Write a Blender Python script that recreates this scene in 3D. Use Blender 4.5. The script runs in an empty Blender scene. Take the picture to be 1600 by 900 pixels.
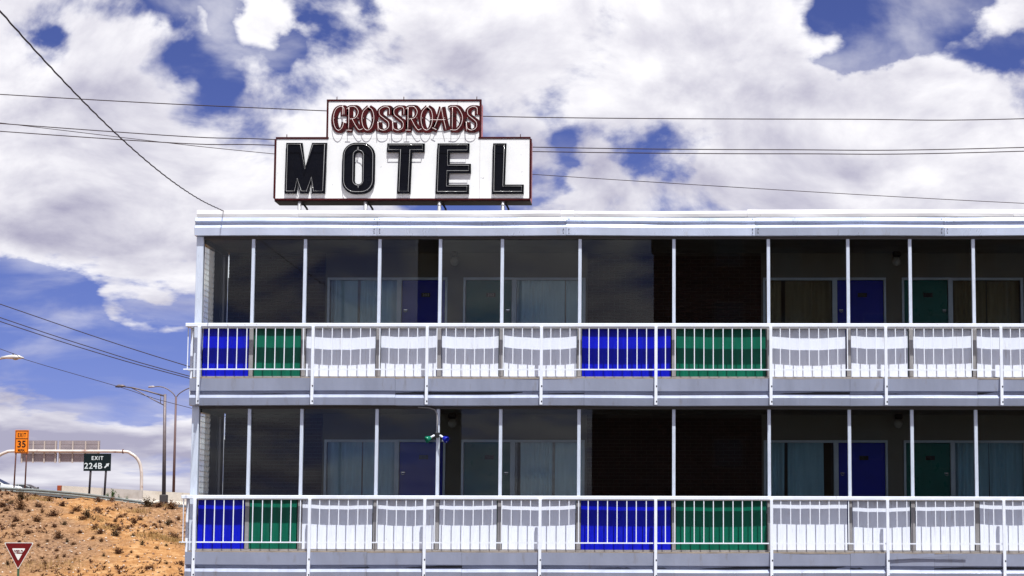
import bpy, math, random
from mathutils import Vector, Matrix, noise as mnoise
R = math.radians
random.seed(7)
scene = bpy.context.scene
COL = scene.collection

# ------------------------------------------------------------------ camera
F_PX, PX0 = 3300.0, 1010.0                 # the photograph is a crop: its optical axis lies right of centre
CAM = Vector((0, 0, 1.6))
th, yaw, roll = math.atan(380 / 3300), R(1.0), 0.0023
fw = Vector((-math.sin(yaw) * math.cos(th), math.cos(yaw) * math.cos(th), math.sin(th)))
rt = fw.cross(Vector((0, 0, 1))).normalized()
up = rt.cross(fw)
r2 = rt * math.cos(roll) + up * math.sin(roll)
u2 = -rt * math.sin(roll) + up * math.cos(roll)
cam_d = bpy.data.cameras.new('camera')
cam = bpy.data.objects.new('camera', cam_d)
COL.objects.link(cam)
cam.matrix_world = Matrix(((r2.x, u2.x, -fw.x, CAM.x), (r2.y, u2.y, -fw.y, CAM.y), (r2.z, u2.z, -fw.z, CAM.z), (0, 0, 0, 1)))
cam_d.sensor_width = 36
cam_d.lens = F_PX / 1600 * 36
cam_d.shift_x = 0.5 - PX0 / 1600
cam_d.clip_start = 0.1
cam_d.clip_end = 20000
scene.camera = cam

# ------------------------------------------------------------------ sky
SUN_EL, SUN_AZ = R(65), R(20)              # azimuth measured from the facade's normal, towards +x
sun_dir = Vector((math.sin(SUN_AZ) * math.cos(SUN_EL), -math.cos(SUN_AZ) * math.cos(SUN_EL), math.sin(SUN_EL)))
world = bpy.data.worlds.new('World')
scene.world = world
world.use_nodes = True
nt = world.node_tree
nt.nodes.clear()
L = nt.links.new


def nd(t, **k):
    n = nt.nodes.new(t)
    for a, v in k.items():
        setattr(n, a, v)
    return n


def mth(op, a, b=None, c=None, clamp=False):
    n = nd('ShaderNodeMath', operation=op, use_clamp=clamp)
    for i, v in enumerate((a, b, c)):
        if v is None:
            continue
        if isinstance(v, (int, float)):
            n.inputs[i].default_value = v
        else:
            L(v, n.inputs[i])
    return n.outputs[0]


def vmath(op, a, b):
    n = nd('ShaderNodeVectorMath', operation=op)
    for i, v in enumerate((a, b)):
        if isinstance(v, (tuple, list, Vector)):
            n.inputs[i].default_value = v
        else:
            L(v, n.inputs[i])
    return n


def maprange(v, a, b, c=0.0, d=1.0, smooth=True):
    n = nd('ShaderNodeMapRange', interpolation_type='SMOOTHSTEP' if smooth else 'LINEAR')
    L(v, n.inputs[0])
    for i, x in enumerate((a, b, c, d)):
        n.inputs[i + 1].default_value = x
    return n.outputs[0]


def mixc(f, a, b):
    n = nd('ShaderNodeMix', data_type='RGBA')
    for s, v in ((0, f), (6, a), (7, b)):
        if isinstance(v, (int, float)):
            n.inputs[s].default_value = v
        elif isinstance(v, (tuple, list)):
            n.inputs[s].default_value = (*v[:3], 1)
        else:
            L(v, n.inputs[s])
    return n.outputs[2]


def wnoise(vec, scale, detail, rough=0.55, lac=2.0, dist=0.0):
    n = nd('ShaderNodeTexNoise')
    L(vec, n.inputs['Vector'])
    n.inputs['Scale'].default_value = scale
    n.inputs['Detail'].default_value = detail
    n.inputs['Roughness'].default_value = rough
    n.inputs['Lacunarity'].default_value = lac
    n.inputs['Distortion'].default_value = dist
    return n.outputs['Fac']


def sky_dir(px, py):
    return (fw + r2 * ((px - PX0) / F_PX) - u2 * ((py - 450) / F_PX)).normalized()


tc = nd('ShaderNodeTexCoord')
D = tc.outputs['Generated']
sep = nd('ShaderNodeSeparateXYZ')
L(D, sep.inputs[0])
elev = sep.outputs[2]
# cloud layers flatten towards the horizon
zz_ = mth('MULTIPLY', mth('LOGARITHM', mth('ADD', mth('MAXIMUM', elev, -0.015), 0.045), math.e), 0.36)
comb = nd('ShaderNodeCombineXYZ')
L(sep.outputs[0], comb.inputs[0])
L(sep.outputs[1], comb.inputs[1])
L(zz_, comb.inputs[2])
flat = comb.outputs[0]
base_n = wnoise(flat, 11.0, 8.0, 0.555, 2.05, 0.3)
puff = mth('ABSOLUTE', mth('SUBTRACT', wnoise(flat, 34.0, 4.0, 0.55), 0.5))
wn = nd('ShaderNodeTexNoise')
L(flat, wn.inputs['Vector'])
wn.inputs['Scale'].default_value = 22.0
wn.inputs['Detail'].default_value = 7.0
warp = vmath('MULTIPLY', vmath('SUBTRACT', wn.outputs['Color'], (0.5, 0.5, 0.5)).outputs[0], (0.085, 0.0, 0.06)).outputs[0]
DW = vmath('ADD', D, warp).outputs[0]
# the clouds of this sky: where banks stand and where the blue shows through
BLOBS = [  # (x, y, radius in thousandths of a radian, weight)
    (275, 0, 20, -.20), (390, 40, 17, -.17), (440, 85, 13, -.14), (375, 120, 17, -.16), (330, 70, 13, -.08), (290, 92, 11, -.10), (210, 86, 10, -.10), (470, 45, 12, -.12), (45, 40, 13, -.19), (350, 10, 16, -.14), (600, 4, 11, -.14), (510, 60, 10, -.07),
    (1268, 10, 17, -.24), (1390, 32, 27, -.26), (1490, 62, 22, -.24), (1578, 80, 17, -.2), (1312, 104, 14, -.2), (1350, 70, 20, -.15),
    (900, 212, 22, -.19), (1000, 210, 24, -.19), (1090, 225, 18, -.17), (870, 280, 9, -.13), (1120, 190, 12, -.1), (1180, 132, 14, -.1),
    (30, 460, 40, -.26), (150, 490, 42, -.22), (60, 545, 46, -.22), (215, 540, 44, -.2), (280, 480, 26, -.12), (140, 598, 32, -.16), (-70, 500, 60, -.16), (280, 590, 26, -.12),
    (190, 140, 40, .10), (120, 290, 62, .17), (300, 330, 46, .15), (230, 395, 40, .16), (50, 375, 36, .14), (640, 105, 50, .12), (800, 60, 46, .15), (1000, 100, 54, .16),
    (1130, 40, 26, .12), (1440, 150, 42, .2), (1390, 215, 60, .16), (1560, 210, 50, .15), (1200, 290, 60, .15), (1560, 12, 24, .15), (1180, 200, 30, .12), (950, 295, 32, .17), (1060, 300, 26, .1), (425, 18, 14, .13), (330, 40, 10, .06), (150, 60, 26, .10),
    (100, 690, 44, .13), (250, 680, 40, .12), (-20, 680, 44, .12), (185, 472, 12, .20), (225, 500, 13, .18), (265, 518, 15, .18), (50, 488, 15, .17), (100, 470, 12, .15), (30, 560, 20, .08)]
ctrl = None
for bx_, by_, rad, wgt in BLOBS:
    dist = vmath('DISTANCE', DW, sky_dir(bx_, by_)).outputs['Value']
    b = maprange(dist, 0.0, rad * 1.15e-3, wgt + (0.04 if wgt > 0 else 0.02), 0.0)
    ctrl = b if ctrl is None else mth('ADD', ctrl, b)
cov = mth('ADD', mth('SUBTRACT', base_n, mth('MULTIPLY', puff, 0.26)), mth('ADD', ctrl, 0.06))
dens = maprange(cov, 0.425, 0.605)
# thin streaks of high cloud over the blue
streak_v = vmath('MULTIPLY', flat, (0.9, 0.9, 1.25)).outputs[0]
veil_ = mth('MULTIPLY', maprange(wnoise(streak_v, 14.0, 6.0, 0.52, 2.0, 0.4), 0.44, 0.74), 0.60)
dens = mth('MAXIMUM', dens, veil_)
# relief: the same field sampled a little higher, towards the sun
flat_up = vmath('ADD', flat, (0.002, -0.004, 0.018)).outputs[0]
relief = mth('SUBTRACT', base_n, wnoise(flat_up, 11.0, 8.0, 0.555, 2.05, 0.3))
soft = wnoise(flat, 7.0, 3.0, 0.5)
lit = mth('ADD', mth('MULTIPLY', relief, 3.0), mth('MULTIPLY', mth('SUBTRACT', soft, 0.5), 2.2))
lit = mth('ADD', lit, maprange(cov, 0.5, 0.85, 0.72, 0.5))
lit = mth('ADD', lit, maprange(elev, 0.03, 0.24, -0.36, 0.18, False), clamp=True)
cloud_col = mixc(lit, (3.3, 3.2, 4.25), (7.75, 7.65, 7.95))
sky = nd('ShaderNodeTexSky', sky_type='NISHITA')
sky.sun_disc = False
sky.sun_elevation = SUN_EL
sky.sun_rotation = math.pi - SUN_AZ
sky.altitude = 1600
sky.air_density = 0.7
sky.dust_density = 0.3
sky.ozone_density = 4.0
blue = nd('ShaderNodeMix', data_type='RGBA', blend_type='MULTIPLY')
blue.inputs[0].default_value = 1.0
L(sky.outputs[0], blue.inputs[6])
blue.inputs[7].default_value = (0.49, 0.425, 0.69, 1)
skyc = mixc(dens, blue.outputs[2], cloud_col)
bg = nd('ShaderNodeBackground')
bg.inputs['Strength'].default_value = 0.1
L(skyc, bg.inputs['Color'])
wo = nd('ShaderNodeOutputWorld')
L(bg.outputs[0], wo.inputs['Surface'])

sun_d = bpy.data.lights.new('sun', 'SUN')
sun_d.energy = 5.0
sun_d.angle = R(0.53)
sun_d.color = (1.0, 0.99, 0.97)
sun = bpy.data.objects.new('sun', sun_d)
sun.rotation_euler = (-sun_dir).to_track_quat('-Z', 'Y').to_euler()
sun.location = (20, -30, 60)
COL.objects.link(sun)
scene.view_settings.view_transform = 'Standard'
scene.view_settings.look = 'None'
scene.view_settings.exposure = 0.4
scene.view_settings.gamma = 1.0
scene.view_settings.use_curve_mapping = False
scene.cycles.max_bounces = 7
scene.cycles.transparent_max_bounces = 24
scene.cycles.use_denoising = True

# ------------------------------------------------------------------ materials
MATS = {}


def mat(name, col, rough=0.5, metal=0.0, var=0.0, vscale=3.0, col2=None, c2=(0.55, 0.7), c2scale=6.0, bump=0.0, bscale=20.0, stretch=(1, 1, 1), spec=0.25, coat=0.0):
    """Procedural paint/metal/stone: base colour, slow tonal variation, patches of a second colour (wear), fine relief."""
    if name in MATS:
        return MATS[name]
    m = bpy.data.materials.new(name)
    m.use_nodes = True
    t = m.node_tree
    p = t.nodes['Principled BSDF']
    p.inputs['Roughness'].default_value = rough
    p.inputs['Metallic'].default_value = metal
    p.inputs['Specular IOR Level'].default_value = spec
    p.inputs['Coat Weight'].default_value = coat
    geo = t.nodes.new('ShaderNodeNewGeometry')
    mp = t.nodes.new('ShaderNodeMapping')
    mp.inputs['Scale'].default_value = stretch
    t.links.new(geo.outputs['Position'], mp.inputs['Vector'])

    def noi(s, d=5, r=0.6):
        n = t.nodes.new('ShaderNodeTexNoise')
        n.inputs['Scale'].default_value = s
        n.inputs['Detail'].default_value = d
        n.inputs['Roughness'].default_value = r
        t.links.new(mp.outputs[0], n.inputs['Vector'])
        return n.outputs['Fac']

    def mr(v, a, b, c, d):
        n = t.nodes.new('ShaderNodeMapRange')
        t.links.new(v, n.inputs[0])
        for i, x in enumerate((a, b, c, d)):
            n.inputs[i + 1].default_value = x
        return n.outputs[0]
    cur = None
    rgb = t.nodes.new('ShaderNodeRGB')
    rgb.outputs[0].default_value = (*col, 1)
    cur = rgb.outputs[0]
    if col2 is not None:
        mx = t.nodes.new('ShaderNodeMix')
        mx.data_type = 'RGBA'
        t.links.new(mr(noi(c2scale, 8, 0.65), c2[0], c2[1], 0, 1), mx.inputs[0])
        t.links.new(cur, mx.inputs[6])
        mx.inputs[7].default_value = (*col2, 1)
        cur = mx.outputs[2]
    if var:
        hs = t.nodes.new('ShaderNodeHueSaturation')
        t.links.new(mr(noi(vscale), 0.3, 0.7, 1 - var, 1 + var), hs.inputs['Value'])
        t.links.new(cur, hs.inputs['Color'])
        cur = hs.outputs[0]
        rr = mr(noi(vscale * 2.3), 0.3, 0.7, max(0.02, rough - 0.12), min(1, rough + 0.12))
        t.links.new(rr, p.inputs['Roughness'])
    t.links.new(cur, p.inputs['Base Color'])
    if bump:
        b = t.nodes.new('ShaderNodeBump')
        b.inputs['Strength'].default_value = bump
        b.inputs['Distance'].default_value = 0.02
        t.links.new(noi(bscale), b.inputs['Height'])
        t.links.new(b.outputs[0], p.inputs['Normal'])
    MATS[name] = m
    return m


def glass(name, tint, ior=1.5, rough=0.0, veil=0.0, veil_col=(0.8, 0.85, 0.85), flat_gloss=None):
    if name in MATS:
        return MATS[name]
    m = bpy.data.materials.new(name)
    m.use_nodes = True
    t = m.node_tree
    t.nodes.clear()
    o = t.nodes.new('ShaderNodeOutputMaterial')
    tr = t.nodes.new('ShaderNodeBsdfTransparent')
    tr.inputs[0].default_value = (*tint, 1)
    gl = t.nodes.new('ShaderNodeBsdfGlossy')
    gl.inputs['Roughness'].default_value = rough
    fr = t.nodes.new('ShaderNodeFresnel')
    fr.inputs['IOR'].default_value = ior
    mx = t.nodes.new('ShaderNodeMixShader')
    if flat_gloss is None:
        t.links.new(fr.outputs[0], mx.inputs[0])
    else:
        mx.inputs[0].default_value = flat_gloss
    src = tr.outputs[0]
    if veil:
        ts = t.nodes.new('ShaderNodeBsdfTranslucent')
        ts.inputs[0].default_value = (*veil_col, 1)
        m2 = t.nodes.new('ShaderNodeMixShader')
        m2.inputs[0].default_value = veil
        t.links.new(tr.outputs[0], m2.inputs[1])
        t.links.new(ts.outputs[0], m2.inputs[2])
        src = m2.outputs[0]
    t.links.new(src, mx.inputs[1])
    t.links.new(gl.outputs[0], mx.inputs[2])
    t.links.new(mx.outputs[0], o.inputs[0])
    MATS[name] = m
    return m


WHITE_PAINT = mat('white_paint', (0.74, 0.78, 0.86), 0.45, var=0.06, vscale=4, col2=(0.36, 0.27, 0.20), c2=(0.66, 0.74), c2scale=11)
ALU = mat('mullion_aluminium', (0.66, 0.73, 0.84), 0.38, 0.35, var=0.08, vscale=5, stretch=(6, 6, 1))
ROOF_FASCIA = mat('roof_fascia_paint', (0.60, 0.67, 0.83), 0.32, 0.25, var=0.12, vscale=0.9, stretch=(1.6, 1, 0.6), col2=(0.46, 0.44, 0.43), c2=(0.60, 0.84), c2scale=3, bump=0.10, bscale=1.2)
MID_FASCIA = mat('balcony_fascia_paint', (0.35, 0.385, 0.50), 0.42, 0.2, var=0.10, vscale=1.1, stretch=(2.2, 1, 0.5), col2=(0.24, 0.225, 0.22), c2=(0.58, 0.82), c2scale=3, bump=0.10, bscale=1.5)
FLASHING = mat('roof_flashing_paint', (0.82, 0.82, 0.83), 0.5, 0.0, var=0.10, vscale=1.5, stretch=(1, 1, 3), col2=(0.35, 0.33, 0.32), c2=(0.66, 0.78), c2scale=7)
PANEL_WHITE = mat('panel_white', (0.73, 0.77, 0.87), 0.42, var=0.05, vscale=3, stretch=(5, 1, 0.5), col2=(0.42, 0.39, 0.36), c2=(0.58, 0.82), c2scale=4)
PANEL_BLUE = mat('panel_blue', (0.0015, 0.006, 0.44), 0.36, var=0.20, vscale=3, stretch=(4, 1, 0.5), col2=(0.02, 0.03, 0.30), c2=(0.56, 0.75), c2scale=4)
PANEL_GREEN = mat('panel_green', (0.001, 0.105, 0.062), 0.38, var=0.20, vscale=3, stretch=(4, 1, 0.5), col2=(0.018, 0.085, 0.06), c2=(0.56, 0.75), c2scale=4)
STUB = mat('panel_frame_metal', (0.34, 0.33, 0.33), 0.42, 0.4, var=0.12)
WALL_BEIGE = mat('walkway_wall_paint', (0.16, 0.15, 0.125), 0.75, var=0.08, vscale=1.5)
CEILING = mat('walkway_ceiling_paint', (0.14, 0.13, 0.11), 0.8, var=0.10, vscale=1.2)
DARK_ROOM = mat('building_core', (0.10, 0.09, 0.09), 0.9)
CONCRETE = mat('concrete', (0.36, 0.33, 0.29), 0.85, var=0.12, vscale=2, bump=0.3)
LEDGE = mat('ledge_stained', (0.30, 0.25, 0.20), 0.8, var=0.25, vscale=6)
FRAME_ALU = mat('door_frame_aluminium', (0.40, 0.46, 0.52), 0.4, 0.4, var=0.08)
DOOR_BLUE = mat('door_blue', (0.002, 0.014, 0.33), 0.4, var=0.08)
DOOR_GREEN = mat('door_green', (0.004, 0.11, 0.09), 0.35, var=0.08)
CURTAIN = mat('curtain_fabric', (0.48, 0.70, 0.80), 0.9, var=0.12, vscale=3, stretch=(4, 4, 0.4))
CURTAIN_B = mat('curtain_tan_fabric', (0.30, 0.24, 0.14), 0.9, var=0.14, vscale=3, stretch=(4, 4, 0.4))
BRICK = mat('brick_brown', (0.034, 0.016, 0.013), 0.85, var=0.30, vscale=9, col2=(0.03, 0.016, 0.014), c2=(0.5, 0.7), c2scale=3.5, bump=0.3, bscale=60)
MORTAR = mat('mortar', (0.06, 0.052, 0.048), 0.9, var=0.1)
BLACK = mat('black_paint', (0.012, 0.012, 0.014), 0.3, var=0.1)
DARK_METAL = mat('dark_metal', (0.03, 0.03, 0.033), 0.45, 0.3)
CHROME = mat('door_hardware', (0.75, 0.76, 0.78), 0.22, 0.9)
GLOBE = mat('lamp_globe_glass', (0.32, 0.31, 0.28), 0.2)
SCREEN_GLASS = glass('screen_glass', (0.89, 0.92, 0.92), 1.37)
ROOM_GLASS = glass('room_glass', (0.90, 0.93, 0.94))
LOUVRE_GLASS = glass('louvre_glass', (0.97, 0.99, 0.98), 1.5, 0.05, 0.30, (0.92, 0.96, 0.96), 0.04)

# ------------------------------------------------------------------ helpers
ORIG = {}


def link(o):
    COL.objects.link(o)
    return o


def thing(name, loc, label, cat, group=None):
    o = bpy.data.objects.new(name, None)
    o.empty_display_size = 0.2
    o.location = loc
    link(o)
    ORIG[o] = Vector(loc)
    tag(o, label, cat, group)
    return o


def tag(o, label, cat, group=None, kind=None):
    if label:
        o['label'] = label
    if cat:
        o['category'] = cat
    if group:
        o['group'] = group
    if kind:
        o['kind'] = kind
    return o


class MB:
    """Collects geometry in world coordinates; build() links it as one mesh object under its parent."""

    def __init__(self):
        self.v, self.f, self.s = [], [], []

    def add(self, vs, fs, smooth=False):
        n = len(self.v)
        self.v += [Vector(v) for v in vs]
        self.f += [tuple(i + n for i in f) for f in fs]
        self.s += [smooth] * len(fs)
        return self

    def box(self, x0, x1, y0, y1, z0, z1, bev=0.0):
        x0, x1 = min(x0, x1), max(x0, x1)
        y0, y1 = min(y0, y1), max(y0, y1)
        z0, z1 = min(z0, z1), max(z0, z1)
        if bev <= 0:
            vs = [(x, y, z) for z in (z0, z1) for y in (y0, y1) for x in (x0, x1)]
            return self.add(vs, [(0, 2, 3, 1), (4, 5, 7, 6), (0, 1, 5, 4), (2, 6, 7, 3), (0, 4, 6, 2), (1, 3, 7, 5)])
        # chamfer along the vertical/long edges of the section facing the viewer
        b = min(bev, (x1 - x0) / 3, (y1 - y0) / 3, (z1 - z0) / 3)
        n = len(self.v)
        lv = []
        for z, i in ((z0, 1), (z0 + b, 0), (z1 - b, 0), (z1, 1)):
            e = b if i else 0
            lv.append([(x0 + b + e * 0, y0 + e, z), (x1 - b, y0 + e, z), (x1 - e, y0 + b, z), (x1 - e, y1 - b, z), (x1 - b, y1 - e, z), (x0 + b, y1 - e, z), (x0 + e, y1 - b, z), (x0 + e, y0 + b, z)])
        vs = [p for r in lv for p in r]
        fs = [tuple(reversed(range(8))), tuple(range(24, 32))]
        for k in range(3):
            for i in range(8):
                j = (i + 1) % 8
                fs.append((k * 8 + i, k * 8 + j, k * 8 + 8 + j, k * 8 + 8 + i))
        return self.add(vs, fs)

    def tube(self, pts, r, n=8, cap=True, smooth=True, twist=None):
        pts = [Vector(p) for p in pts]
        rs = r if isinstance(r, (list, tuple)) else [r] * len(pts)
        rings = []
        prev = None
        for i, p in enumerate(pts):
            t = (pts[min(i + 1, len(pts) - 1)] - pts[max(i - 1, 0)]).normalized()
            if prev is None:
                a = Vector((0, 0, 1)) if abs(t.z) < 0.9 else Vector((1, 0, 0))
                u = t.cross(a).normalized()
            else:
                u = (prev - t * prev.dot(t)).normalized()
            prev = u
            w = t.cross(u)
            rings.append([p + (u * math.cos(2 * math.pi * k / n) + w * math.sin(2 * math.pi * k / n)) * rs[i] for k in range(n)])
        vs = [q for ring in rings for q in ring]
        fs = []
        for i in range(len(pts) - 1):
            for k in range(n):
                j = (k + 1) % n
                fs.append((i * n + k, i * n + j, i * n + n + j, i * n + n + k))
        self.add(vs, fs, smooth)
        if cap:
            m = len(self.v) - len(vs)
            self.f += [tuple(m + k for k in reversed(range(n))), tuple(m + (len(pts) - 1) * n + k for k in range(n))]
            self.s += [False, False]
        return self

    def prism(self, poly, y0, y1, hole=None):
        """poly: (x, z) outline, extruded from y0 (front) to y1."""
        n = len(poly)
        if hole is None:
            self.add([(x, y0, z) for x, z in poly] + [(x, y1, z) for x, z in poly],
                     [tuple(range(n)), tuple(range(2 * n - 1, n - 1, -1))] + [(i, n + i, n + (i + 1) % n, (i + 1) % n) for i in range(n)])
        else:
            assert len(hole) == n
            vs = [(x, y, z) for y in (y0, y1) for pl in (poly, hole) for x, z in pl]
            fs = []
            for i in range(n):
                j = (i + 1) % n
                fs += [(i, j, n + j, n + i), (2 * n + j, 2 * n + i, 3 * n + i, 3 * n + j), (i, 2 * n + i, 2 * n + j, j), (n + j, 3 * n + j, 3 * n + i, n + i)]
            self.add(vs, fs)
        return self

    def lathe(self, c, prof, n=16, axis='z'):
        """prof: (radius, height) pairs about an axis through c."""
        vs = []
        for r, h in prof:
            for k in range(n):
                a = 2 * math.pi * k / n
                x, y = r * math.cos(a), r * math.sin(a)
                vs.append(Vector(c) + Vector({'z': (x, y, h), 'y': (x, h, y), 'x': (h, x, y)}[axis]))
        fs = [(i * n + k, i * n + (k + 1) % n, i * n + n + (k + 1) % n, i * n + n + k) for i in range(len(prof) - 1) for k in range(n)]
        return self.add(vs, fs, True)

    def mesh(self, name, m, org=Vector((0, 0, 0))):
        me = bpy.data.meshes.new(name)
        me.from_pydata([tuple(v - org) for v in self.v], [], self.f)
        me.polygons.foreach_set('use_smooth', self.s)
        if m:
            me.materials.append(m)
        me.update()
        return me

    def build(self, name, m, parent=None):
        org = ORIG.get(parent, Vector((0, 0, 0)))
        o = bpy.data.objects.new(name, self.mesh(name, m, org))
        o.parent = parent
        link(o)
        ORIG[o] = org.copy()
        return o


def put(name, me, parent, loc, rot=None, scale=None):
    """One more object that shares the mesh me, at a world position."""
    o = bpy.data.objects.new(name, me)
    o.parent = parent
    o.location = Vector(loc) - ORIG.get(parent, Vector((0, 0, 0)))
    if rot:
        o.rotation_euler = rot
    if scale:
        o.scale = scale
    link(o)
    ORIG[o] = Vector(loc)
    return o


def text_mb(s, x, y, z, size, width=None, depth=0.004, align='CENTER', bold=0.0, gap=1.0):
    """Flat lettering facing -y, centred on x with its baseline at z; returned as geometry."""
    cu = bpy.data.curves.new('lettering', 'FONT')
    cu.body = s
    cu.size = size
    cu.align_x = align
    cu.extrude = depth
    cu.offset = bold
    cu.space_character = gap
    cu.resolution_u = 3
    ob = bpy.data.objects.new('lettering', cu)
    COL.objects.link(ob)
    dg = bpy.context.evaluated_depsgraph_get()
    me = bpy.data.meshes.new_from_object(ob.evaluated_get(dg))
    COL.objects.unlink(ob)
    bpy.data.objects.remove(ob)
    bpy.data.curves.remove(cu)
    xs = [v.co.x for v in me.vertices]
    k = 1.0 if width is None else width / (max(xs) - min(xs))
    mid = (max(xs) + min(xs)) / 2
    mb = MB()
    mb.add([(x + (v.co.x - mid) * k, y - v.co.z, z + v.co.y) for v in me.vertices], [tuple(p.vertices) for p in me.polygons])
    bpy.data.meshes.remove(me)
    return mb


def catmull(pts, n=6, closed=False):
    P = [Vector(p) for p in pts]
    out = []
    m = len(P)
    for i in range(m if closed else m - 1):
        p0 = P[(i - 1) % m] if closed or i > 0 else P[0] * 2 - P[1]
        p1, p2 = P[i], P[(i + 1) % m]
        p3 = P[(i + 2) % m] if closed or i + 2 < m else p2 * 2 - p1
        for k in range(n):
            t = k / n
            out.append(0.5 * ((2 * p1) + (p2 - p0) * t + (2 * p0 - 5 * p1 + 4 * p2 - p3) * t * t + (3 * p1 - p0 - 3 * p2 + p3) * t ** 3))
    if not closed:
        out.append(P[-1])
    return out


def smooth01(t):
    t = max(0.0, min(1.0, t))
    return t * t * (3 - 2 * t)


# ------------------------------------------------------------------ ground
def crest(x):
    z = 4.15 - 0.085 * (x + 48.3)
    return 1.4 + 4.4 * (0.5 + 0.5 * math.tanh((z - 3.6) / 2.2))


def ground_z(x, y, rough=True):
    low = -1.4 * smooth01((y - 58) / 60)
    toe = 127 + 1.2 * math.sin(x * 0.21)
    t = (y - toe) / (148.5 - toe)
    tt = max(0.0, min(1.0, t))
    e = tt + 0.05 * math.sin(math.pi * tt)
    z = low + (crest(x) - low) * e
    if y > 260:
        z = crest(x) * (1 - smooth01((y - 260) / 300)) - 1.0 * smooth01((y - 260) / 300)
    if rough and 122 < y < 162 and -75 < x < 10:
        k = smooth01((y - 122) / 8) * smooth01((162 - y) / 12)
        n = mnoise.noise(Vector((x * 0.28, y * 0.22, 1.7))) * 0.42 + mnoise.noise(Vector((x * 0.9, y * 0.8, 5.1))) * 0.16 + mnoise.noise(Vector((x * 2.4, y * 2.2, 9.1))) * 0.07
        z += n * k
    return z


def axis(dense0, dense1, step, far):
    a = []
    v = dense0
    while v <= dense1 + 1e-6:
        a.append(v)
        v += step
    s, lo, hi = 2.0, dense0, dense1
    while hi < far:
        lo -= s
        hi += s
        a = [lo] + a + [hi]
        s *= 1.6
    return a


def soil_material():
    m = bpy.data.materials.new('desert_soil')
    m.use_nodes = True
    t = m.node_tree
    p = t.nodes['Principled BSDF']
    p.inputs['Roughness'].default_value = 0.95
    p.inputs['Specular IOR Level'].default_value = 0.1
    g = t.nodes.new('ShaderNodeNewGeometry')

    def noi(s, d, r=0.6, scale=(1, 1, 1), off=(0, 0, 0)):
        mp = t.nodes.new('ShaderNodeMapping')
        mp.inputs['Scale'].default_value = scale
        mp.inputs['Location'].default_value = off
        t.links.new(g.outputs['Position'], mp.inputs[0])
        n = t.nodes.new('ShaderNodeTexNoise')
        n.inputs['Scale'].default_value = s
        n.inputs['Detail'].default_value = d
        n.inputs['Roughness'].default_value = r
        t.links.new(mp.outputs[0], n.inputs['Vector'])
        return n.outputs['Fac']

    def ramp(v, stops):
        r = t.nodes.new('ShaderNodeValToRGB')
        t.links.new(v, r.inputs[0])
        while len(r.color_ramp.elements) < len(stops):
            r.color_ramp.elements.new(0.5)
        for e, (pos, c) in zip(r.color_ramp.elements, stops):
            e.position = pos
            e.color = (*c, 1)
        return r.outputs[0]

    def mix(f, a, b, blend='MIX'):
        x = t.nodes.new('ShaderNodeMix')
        x.data_type = 'RGBA'
        x.blend_type = blend
        for i, v in ((0, f), (6, a), (7, b)):
            if isinstance(v, (int, float)):
                x.inputs[i].default_value = v
            else:
                t.links.new(v, x.inputs[i])
        return x.outputs[2]
    # gravel mulch over orange sand; the sand lies bare in broad washes that run down to the toe
    gravel = ramp(noi(4.5, 8, 0.75), [(0.33, (0.035, 0.02, 0.012)), (0.44, (0.17, 0.095, 0.052)), (0.55, (0.29, 0.165, 0.09)), (0.70, (0.44, 0.32, 0.22))])
    sand = ramp(noi(1.6, 8, 0.7), [(0.3, (0.22, 0.10, 0.035)), (0.5, (0.36, 0.18, 0.07)), (0.68, (0.50, 0.31, 0.15))])
    wash = t.nodes.new('ShaderNodeMapRange')
    t.links.new(noi(0.26, 6, 0.62, (1.0, 0.55, 1), (3.4, 11.0, 0)), wash.inputs[0])
    for i, v in enumerate((0.47, 0.60, 0, 1)):
        wash.inputs[i + 1].default_value = v
    sx = t.nodes.new('ShaderNodeSeparateXYZ')
    t.links.new(g.outputs['Position'], sx.inputs[0])

    def mm(op, a, b):
        n = t.nodes.new('ShaderNodeMath')
        n.operation = op
        for i, v in enumerate((a, b)):
            if isinstance(v, (int, float)):
                n.inputs[i].default_value = v
            else:
                t.links.new(v, n.inputs[i])
        return n.outputs[0]
    # the main wash: a tongue of bare sand running diagonally down to the toe of the bank
    dline = mm('ABSOLUTE', mm('ADD', mm('ADD', mm('MULTIPLY', mm('ADD', sx.outputs[0], 42.0), 0.86), mm('MULTIPLY', mm('ADD', sx.outputs[1], -148.2), 0.50)), mm('MULTIPLY', mm('ADD', noi(0.5, 5), -0.5), 7.0)), 0.0)
    tongue = t.nodes.new('ShaderNodeMapRange')
    t.links.new(dline, tongue.inputs[0])
    for i, v in enumerate((0.9, 3.0, 1, 0)):
        tongue.inputs[i + 1].default_value = v
    lowr = t.nodes.new('ShaderNodeMapRange')
    t.links.new(mm('SUBTRACT', mm('ADD', sx.outputs[0], mm('MULTIPLY', noi(0.35, 5), 8.0)), sx.outputs[1]), lowr.inputs[0])
    for i, v in enumerate((-166.0, -160.0, 0, 1)):
        lowr.inputs[i + 1].default_value = v
    wmask = mm('MINIMUM', mm('ADD', mm('ADD', mm('MULTIPLY', wash.outputs[0], 0.30), tongue.outputs[0]), mm('MULTIPLY', lowr.outputs[0], 0.9)), 1.0)
    col = mix(wmask, gravel, sand)
    t.links.new(col, p.inputs['Base Color'])
    b = t.nodes.new('ShaderNodeBump')
    b.inputs['Strength'].default_value = 0.9
    b.inputs['Distance'].default_value = 0.12
    t.links.new(noi(5.0, 8, 0.75), b.inputs['Height'])
    t.links.new(b.outputs[0], p.inputs['Normal'])
    return m


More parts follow.
